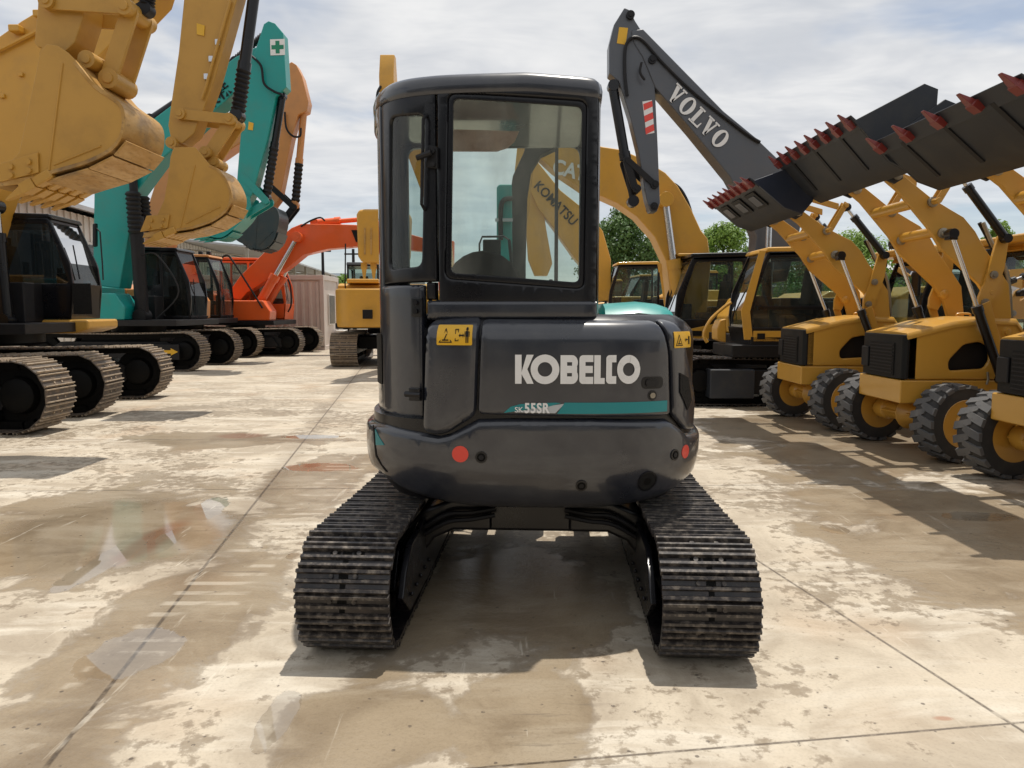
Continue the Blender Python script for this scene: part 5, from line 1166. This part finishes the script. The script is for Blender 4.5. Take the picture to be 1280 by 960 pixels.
    for sg in (-1, 1):
        y_ = sg*.56; a0 = F @ Vector((.617, y_, .82)); b0 = F @ Vector((D_[0], y_, D_[1])); hyd(root, a0, b0, .50, .045, .022, DKB)
        MB(F).prism([(D_[0]-.05, y_-.05*sg, D_[1]-.06), (D_[0]+.05, y_-.05*sg, D_[1]-.06), (D_[0]+.03, y_-.05*sg, D_[1]+.05), (D_[0]-.03, y_-.05*sg, D_[1]+.05)], (0, sg*.09, 0)).build('clevis', DKB, root, .01)
        c0, c1 = zr_([(.60, 2.24), (.44, 1.60)]); q = MB(F)
        q.prism([(c0[0]-.055, sg*.435, c0[1]+.02), (c0[0]-.02, sg*.435, c0[1]+.06), (c0[0]+.03, sg*.435, c0[1]+.05), (c0[0]+.055, sg*.435, c0[1]), (c0[0]+.03, sg*.435, 1.95), (c1[0]+.10, sg*.435, 1.62), (c1[0]+.05, sg*.435, 1.52), (c1[0]-.05, sg*.435, 1.55), (c1[0]-.05, sg*.435, 1.66), (c1[0]+.0, sg*.435, 1.80)], (0, sg*.035, 0)); q.build('bell_crank', LOADY, root, 0); q = MB(F)
        for pa, pz in ((c0[0], c0[1]), (.52, 1.88), (c1[0]+.01, 1.60)): MB(F).lathe((pa, sg*.47, pz), (0, sg, 0), [(.04, 0), (.04, .02), (.02, .022), (.018, .03)], 12).build('pin', STEEL, root, 0)
        q = MB(F); q.prism([(c1[0]-.04, sg*.48, c1[1]-.02), (c1[0]+.04, sg*.48, c1[1]+.02), (.665, sg*.48, 1.06), (.60, sg*.48, 1.02)], (0, sg*.03, 0)); q.lathe((.63, sg*.40, 1.03), (0, sg, 0), [(.055, 0), (.055, .115), (.03, .118), (.026, .13)], 14); q.build('link', LOADY, root, .006)
        t0, t1 = zr_([(.50, 2.23), (.06, 2.92)]); hyd(root, F @ Vector((c0[0], sg*.50, c0[1])), F @ Vector((t1[0]+.02, sg*.50, t1[1]-.04)), .80, .042, .02, DKB)
        l0, l1 = zr_([(-.12, 2.61), (.06, 2.92)]); q = MB(F); [q.prism([(l0[0]-.035, y9, l0[1]), (l0[0]+.035, y9, l0[1]-.01), (l1[0]+.035, y9, l1[1]), (l1[0]-.02, y9, l1[1]+.03)], (0, sg*.02, 0)) for y9 in (sg*.435, sg*.53)]; q.cyl((l0[0], sg*.42, l0[1]), (l0[0], sg*.565, l0[1]), .03, 10); q.cyl((l1[0], sg*.42, l1[1]-.02), (l1[0], sg*.565, l1[1]-.02), .03, 10); q.build('lever', LOADY, root, .006)
        k0, = zr_([(-.42, 3.10)]); q = MB(F); q.prism([(l1[0]+.02, sg*.25, l1[1]-.04), (l1[0]+.02, sg*.25, l1[1]+.04), (k0[0], sg*.25, k0[1]+.04), (k0[0], sg*.25, k0[1]-.04)], (0, sg*.03, 0)); q.build('bucket_link', LOADY, root, .006)
    for k_, yy in enumerate((-.30, -.33)):
        MB(F).curve([(.62, yy, .75), (.78, yy-.08, .85), (.80, yy-.06+.03*k_, 1.4), (.72+.03*k_, yy, 1.9), (.58, yy, 2.2), (.45+.02*k_, yy, 2.42)], .02, 7).build('hose', STEEL if k_ else DKS, root, 0)
    # bucket
    c0, = zr_([(-.52, 2.86)]); dx, dz_ = c0[0]+.52, c0[1]-2.86
    BP = [(-1.20, 3.27), (-.86, 2.90), (-.66, 2.80), (-.52, 2.93), (-.45, 3.18), (-.44, 3.55-(.22 if cutout else 0))]; ct_, st_ = math.cos(R(tip)), math.sin(R(tip))
    BP = [(-.52+dx+(a+.52)*ct_-(z-2.86)*st_, 2.86+dz_+(a+.52)*st_+(z-2.86)*ct_) for a, z in BP]; hw = .98
    pts = [Vector((a, 0, z)) for a, z in BP]
    q = MB(); strip(q, pts, -hw, hw, .025); sh_ = MB(F).add(q.v, q.f).build('bucket', BUCKB, root, .004)
    for sg in (-1, 1):
        q = MB(F); P = [pts[0], pts[1], pts[2], pts[3], pts[4], pts[5]]+[Vector((pts[5].x-.13, 0, pts[5].z+.05))]
        q.prism([p_+Vector((0, sg*(hw+.001), 0)) for p_ in P], (0, sg*.03, 0)); q.build('side_plate', NAVY if cutout else BUCKB, sh_, .006)
    d = (pts[0]-pts[1]).normalized(); u_ = Vector((d.z, 0, -d.x))
    q = MB(F); e = pts[0]; q.prism([e-d*.10-u_*.012+Vector((0, -hw-.03, 0)), e+d*.06-u_*.004+Vector((0, -hw-.03, 0)), e+d*.06+u_*.006+Vector((0, -hw-.03, 0)), e-d*.10+u_*.03+Vector((0, -hw-.03, 0))], (0, 2*hw+.06, 0)); q.build('cutting_edge', BUCKB, sh_, .003)
    if cutout: e2 = e-u_*.016; q = MB(F); q.prism([e2-d*.06+Vector((0, -hw, 0)), e2+d*.065+Vector((0, -hw, 0)), e2+d*.065-u_*.01+Vector((0, -hw, 0)), e2-d*.06-u_*.01+Vector((0, -hw, 0))], (0, 2*hw, 0)); q.build('lip_guard', TRED, sh_, .002)
    for i in range(nteeth):
        yy = -hw+.04+(2*hw-.08)*i/(nteeth-1); c_ = F @ (e+Vector((0, yy, 0))-d*.06-u_*.02); dd = F.to_3x3() @ d; uu = F.to_3x3() @ u_
        tooth(sh_, c_, (dd+Vector((-.25, 0, 0))).normalized(), uu, .09 if nteeth < 7 else .07, .21 if nteeth < 7 else .20, TRED)
    for yy in (-.62, 0, .62) if not cutout else ():
        q = MB(F); q.prism([pts[0].lerp(pts[1], .1)-u_*.012+Vector((0, yy, 0)), pts[1]-u_*.012+Vector((0, yy, 0)), pts[1]+Vector((0, yy, 0)), pts[0].lerp(pts[1], .1)+Vector((0, yy, 0))], (0, .05, 0)); q.build('wear_strip', DKS, sh_, 0)
    if cutout:
        for yy in (-.72, -.12, .48):
            a_, b_ = pts[0].lerp(pts[1], .24)-u_*.010, pts[0].lerp(pts[1], .74)-u_*.010
            q = MB(F); q.prism([a_+Vector((0, yy-.03, 0)), b_+Vector((0, yy-.03, 0)), b_+Vector((0, yy+.34, 0)), a_+Vector((0, yy+.34, 0))], u_*-.012); fr_ = q.build('floor_recess', INK, sh_, 0)
            a_, b_ = pts[0].lerp(pts[1], .34)-u_*.023, pts[0].lerp(pts[1], .66)-u_*.023
            q = MB(F); q.prism([a_+Vector((0, yy+.05, 0)), b_+Vector((0, yy+.05, 0)), b_+Vector((0, yy+.28, 0)), a_+Vector((0, yy+.28, 0))], u_*-.008); q.build('floor_plate', GREYV, fr_, 0)
    for sg in (-1, 1):
        q = MB(F); h0 = Vector((c0[0], sg*.47, c0[1])); q.prism([h0+Vector((-.16, 0, .12)), h0+Vector((-.12, 0, -.04)), h0+Vector((-.02, 0, -.08)), h0+Vector((.06, 0, -.03)), h0+Vector((.06, 0, .08)), h0+Vector((.0, 0, .30))], (0, sg*.03, 0)); q.build('bucket_bracket', BUCKB, sh_, .008)
        MB(F).lathe(h0, (0, -1 if sg < 0 else 1, 0), [(.045, 0), (.045, .05), (.02, .055)], 12).build('pin', STEEL, sh_, 0)
    # cab
    MB(F).bx(1.0, 2.5, -.60, .60, .62, 1.05).build('rear_body', LOADY, root, .03)
    Fc = F @ Matrix.Rotation(PI, 4, 'Z')
    cb_ = cabin(root, Fc, -2.25, -1.12, -.55, .55, 1.0, 2.22, DKB, GLS, slant=.15, roofmat=LOADY, wiper=False)
    MB(F).bx(.98, 2.45, -.68, .68, 2.235, 2.33).build('roof_panel', LOADY, cb_, .03)
    q = MB(F); q.box((.92, -.72, 1.85), (.04, .18, .30)); mr_ = q.build('mirror', DKB, root, .015); MB(F).tube([(1.12, -.56, 2.0), (.98, -.66, 2.02), (.93, -.70, 1.95)], .012, 6).build('mirror_arm', DKB, mr_, 0)
    for yy in (-.5, .5): 
        q = MB(F); q.prism([(1.50, yy-.22, .80), (2.40, yy-.22, .80), (2.35, yy-.22, .92), (1.60, yy-.22, .92)], (0, .44, 0)) if 0 else None
    for yy in (-.4, .4): MB(F).box((1.02, yy, 2.16), (.09, .14, .10)).build('work_lamp', DKB, cb_, .02)
    return root
loader('yellow wheel loader farthest of the three, its raised black bucket nearest the VOLVO boom', 4.11, 10.05, -1, 8, -.12, True, tip=8)
loader('yellow wheel loader between two others, its raised bucket with a close row of red teeth', 4.37, 8.10, 0, 8, .0)
loader('nearest yellow wheel loader, cut by the right edge, with few widely spaced red bucket teeth', 4.60, 6.08, 0, 5, -.16, tip=7)
# ------------------------------------------------------------------ buildings, container, poles
def ribs(mb, a, b, z0, z1, step, dep, w):
    a = Vector(a); b = Vector(b); d = (b-a); L = d.length; d.normalize(); nn = Vector((d.y, -d.x, 0)); n_ = int(L/step)
    for i in range(n_+1):
        c = a+d*(i*L/n_); mb.prism([c-d*w/2+Vector((0, 0, z0)), c-d*w*.25+nn*dep+Vector((0, 0, z0)), c+d*w*.25+nn*dep+Vector((0, 0, z0)), c+d*w/2+Vector((0, 0, z0))], (0, 0, z1-z0))
    return mb
cx_, cy_ = at(405, 436, 28.6).x, 28.6
ct = thing('office_container', 'cream ribbed site office container behind the red-orange excavator', 'container', (cx_, cy_, 0))
q = MB(); q.bx(cx_-6, cx_, cy_, cy_+2.4, .12, 2.72); ribs(q, (cx_-5.9, cy_, 0), (cx_-.2, cy_, 0), .2, 2.6, .28, .045, .16); q.build('wall', CONTW, ct, 0)
q = MB(); q.bx(cx_-6.05, cx_+.05, cy_-.06, cy_+2.46, 2.68, 2.86); q.bx(cx_-6.05, cx_+.05, cy_-.05, cy_+2.45, .0, .16); q.bx(cx_-.10, cx_+.05, cy_-.05, cy_+.1, .1, 2.7); q.bx(cx_-.1, cx_+.05, cy_+2.3, cy_+2.45, .1, 2.7); q.build('frame', CONTW, ct, .01)
q = MB(); q.bx(cx_+.0, cx_+.06, cy_+.75, cy_+1.65, .95, 2.15); wf = q.build('window', WALLW, ct, .01)
q = MB(); q.bx(cx_+.03, cx_+.07, cy_+.80, cy_+1.60, 1.0, 2.10); q.build('pane', WIND, wf, 0)
q = MB()
for i in range(5): q.cyl((cx_+.09, cy_+.88+i*.16, 1.0), (cx_+.09, cy_+.88+i*.16, 2.1), .012, 5)
q.build('window_bars', STEEL, wf, 0)
q = MB(); q.box((cx_+.25, cy_+2.0, .42), (.35, .8, .6)); q.build('air_conditioner', WALLW, ct, .03)
# long white warehouse on the left
u = Vector((-.097, 1, 0)).normalized(); A0 = Vector((-15.6, 18, 0)); Lw = 72; nx_ = Vector((u.y, -u.x, 0))
FW = Matrix(((u.x, -nx_.x, 0, A0.x), (u.y, -nx_.y, 0, A0.y), (0, 0, 1, 0), (0, 0, 0, 1)))   # x along the wall, y away from the yard
wh = thing('warehouse', 'long white corrugated warehouse with sloping roof along the left of the yard', 'warehouse', A0)
q = MB(FW); q.bx(0, Lw, 0, 18, 0, 5.2)
for i in range(int(Lw/.5)): q.bx(i*.5, i*.5+.16, -.05, 0, 0, 5.2)
q.build('wall', WALLW, wh, 0)
q = MB(FW); q.prism([(-.4, -.8, 5.2), (-.4, -.8, 5.36), (-.4, 9, 7.6), (-.4, 18.5, 5.3), (-.4, 18.5, 5.15), (-.4, 9, 7.4)], (Lw+.8, 0, 0)); q.build('roof', ROOFG, wh, 0)
for i in range(14):
    x0 = 1.6+i*5; q = MB(FW); q.bx(x0, x0+2.2, -.08, -.052, 2.6, 4.2); f_ = q.build('window', WALLW, wh, .01)
    q = MB(FW); q.bx(x0+.1, x0+1.05, -.10, -.082, 2.7, 4.1); q.build('pane', WIND, f_, 0); q = MB(FW); q.bx(x0+1.15, x0+2.1, -.10, -.082, 2.7, 4.1); q.build('pane', WIND, f_, 0)
# open shed roof in front of it
sh0 = thing('open_shed', 'open sided shed with grey roof trusses in front of the white warehouse', 'shed', FW @ Vector((20, -3, 0)))
q = MB(FW); q.prism([(20, -4.2, 4.7), (20, -4.2, 4.8), (20, -.9, 5.1), (20, -.9, 5.0)], (34, 0, 0)); q.build('roof', ROOFG, sh0, 0)
for i in range(9):
    MB(FW).bx(20.1+i*4.2, 20.25+i*4.2, -4.1, -3.95, 0, 4.7).build('post', STEEL, sh0, 0)
    MB(FW).tube([(20.17+i*4.2, -4.0, 4.3), (20.17+i*4.2, -.9, 4.6)], .04, 5).build('truss', STEEL, sh0, 0)
# far buildings
def hall(label, x0, x1, y0, y1, h, rise, mat, rmat):
    r_ = thing('hall', label, 'building', ((x0+x1)/2, y0, 0)); MB().bx(x0, x1, y0, y1, 0, h).build('wall', mat, r_, 0)
    q = MB(); ym = (y0+y1)/2; q.prism([(x0-.5, y0-.6, h-.1), (x0-.5, y0-.6, h+.15), (x0-.5, ym, h+rise), (x0-.5, y1+.6, h+.15), (x0-.5, y1+.6, h-.1)], (x1-x0+1, 0, 0)); q.build('roof', rmat, r_, 0)
    for i in range(6):
        xa = x0+(x1-x0)*(.06+.16*i); f_ = MB().bx(xa, xa+(x1-x0)*.08, y0-.06, y0-.01, h*.45, h*.75).build('window', WALLW, r_, 0); MB().bx(xa+.2, xa+(x1-x0)*.08-.2, y0-.09, y0-.062, h*.47, h*.73).build('pane', WIND, f_, 0)
    return r_
hall('dark blue-grey hall far beyond the container', -36, -13, 92, 110, 4.9, 1.6, FARB, FARB)
hall('far grey hall behind the raised loader arms', 22, 66, 95, 115, 6.2, 2.0, FARB, ROOFG)
refl_hall = thing('hall', 'grey hall out of view behind the viewer, added to darken reflections', 'building', (2, -13, 0))  # unseen hall, added so dark paint and glass have something dark to reflect
MB().bx(-28, 32, -30, -13, 0, 7.5).build('wall', FARB, refl_hall, 0)
for i in range(7): 
    f_ = MB().bx(-24+i*8, -19.5+i*8, -12.98, -12.9, .1, 4.2).build('door', ROOFG if i % 2 else DKS, refl_hall, 0)
def pole(label, x, y, h, lamp=False):
    r_ = thing('utility_pole', label, 'pole', (x, y, 0)); MB().tube([(x, y, 0), (x, y, h)], [.11, .07], 8).build('post', DKS, r_, 0)
    MB().box((x, y, h-.25), (.9, .06, .08)).build('crossarm', DKS, r_, .01)
p_ = at(405, 388, 40); pole('dark pole rising behind the white container', p_.x, 40, 4.9)
p_ = at(443, 388, 38); pole('thin dark pole left of the raised yellow bucket', p_.x, 38, 4.6)
# ------------------------------------------------------------------ trees
def leafmat(name, a, b):
    k = NT(name); inf = k.n('ShaderNodeObjectInfo'); n1 = k.noise(.9, 2, .5); n2 = k.noise(5, 2, .6)
    k.lk(k.mix(k.ramp(k.math('ADD', k.math('MULTIPLY', n1, .5), k.math('MULTIPLY', n2, .5)), .35, .65), a, b), k.b.inputs['Base Color']); k.b.inputs['Roughness'].default_value = .55
    tr = k.n('ShaderNodeBsdfTranslucent'); tr.inputs[0].default_value = tuple(b)+(1,); mx = k.n('ShaderNodeMixShader'); mx.inputs[0].default_value = .3
    out = [n for n in k.t.nodes if n.type == 'OUTPUT_MATERIAL'][0]; k.L.new(k.b.outputs[0], mx.inputs[1]); k.L.new(tr.outputs[0], mx.inputs[2]); k.L.new(mx.outputs[0], out.inputs[0]); return k.m
LEAFD = leafmat('dark_leaf', (.05, .11, .028), (.11, .20, .05)); LEAFL = leafmat('light_leaf', (.10, .20, .03), (.22, .34, .06)); BARK = paint('bark', (.10, .075, .05), .9, 0, .3)
def tree(label, x, y, h, rad, mat, seed, n_clump=46, leaf=.17, base=.25):
    rnd = random.Random(seed); r_ = thing('tree', label, 'tree', (x, y, 0), 0, 'trees behind the machines')
    q = MB(); q.tube([(x, y, 0), (x+.1, y, h*.3), (x-.05, y+.1, h*.55), (x, y, h*.8)], [.3, .22, .14, .05], 9)
    cl = []
    for i in range(n_clump):
        t = rnd.random(); z = h*(base+(1-base)*t); rr_ = rad*math.sin(PI*min(1, .18+.80*t))**.7*rnd.uniform(.25, 1.0); a = rnd.uniform(0, 2*PI)
        cl.append((Vector((x+rr_*math.cos(a), y+rr_*math.sin(a), z-rnd.uniform(0, .3))), rad*rnd.uniform(.20, .36)))
    for c, s_ in cl[:16]: q.tube([(x, y, h*.3+.3*rnd.random()), Vector((x, y, c.z*.6)).lerp(c, .4), c], [.09, .06, .02], 5)
    q.build('trunk', BARK, r_, 0)
    vs, fs = [], []
    for c, s_ in cl:
        for j in range(int(170*(s_/(rad*.28))**2)):
            d = Vector((rnd.gauss(0, 1), rnd.gauss(0, 1), rnd.gauss(0, .8))).normalized(); p = c+d*s_*rnd.uniform(.55, 1.08)
            nrm = (d+Vector((rnd.uniform(-.7, .7), rnd.uniform(-.7, .7), rnd.uniform(-.4, .9)))).normalized(); a = nrm.orthogonal().normalized(); a = (Matrix.Rotation(rnd.uniform(0, 6.28), 3, nrm) @ a); b = nrm.cross(a)
            L_ = leaf*rnd.uniform(.6, 1.3); o = len(vs); vs += [p-a*L_*.5, p+b*L_*.28, p+a*L_*.5, p-b*L_*.28]; fs.append((o, o+1, o+2, o+3))
    inv = WM[r_].inverted(); me = bpy.data.meshes.new('crown'); me.from_pydata([inv @ v for v in vs], [], fs); me.materials.append(mat); o = bpy.data.objects.new('crown', me); C.objects.link(o); o.parent = r_
    return r_
def tat(label, px, pytop, Y, rpx, mat, seed, **kw):
    t_ = at(px, pytop, Y); tree(label, t_.x, Y, t_.z, rpx/FPX*Y, mat, seed, **kw)
tat('dark green tree just right of the compact cab', 785, 262, 36, 50, LEAFD, 3, n_clump=90)
tat('dark green tree left of the dark tree, half hidden by the compact cab', 745, 280, 39, 40, LEAFD, 5)
tat('light green round tree between the arched yellow boom and the black bucket', 905, 282, 38, 46, LEAFL, 4, n_clump=90)
tat('dark slim tree right of the light green one', 948, 292, 44, 24, LEAFD, 6)
tat('bright green tree behind the raised loader arms', 1075, 292, 40, 50, LEAFL, 8)
tat('light green tree at the right edge behind the loader cab', 1248, 278, 30, 34, LEAFL, 9)
tat('small far tree beyond the container', 432, 346, 60, 24, LEAFL, 10, leaf=.3)
tat('dark tree behind the raised loader arms, beside the bright one', 1010, 318, 46, 40, LEAFD, 11)
tat('low tree behind the loader cabs', 1160, 318, 42, 50, LEAFD, 12)
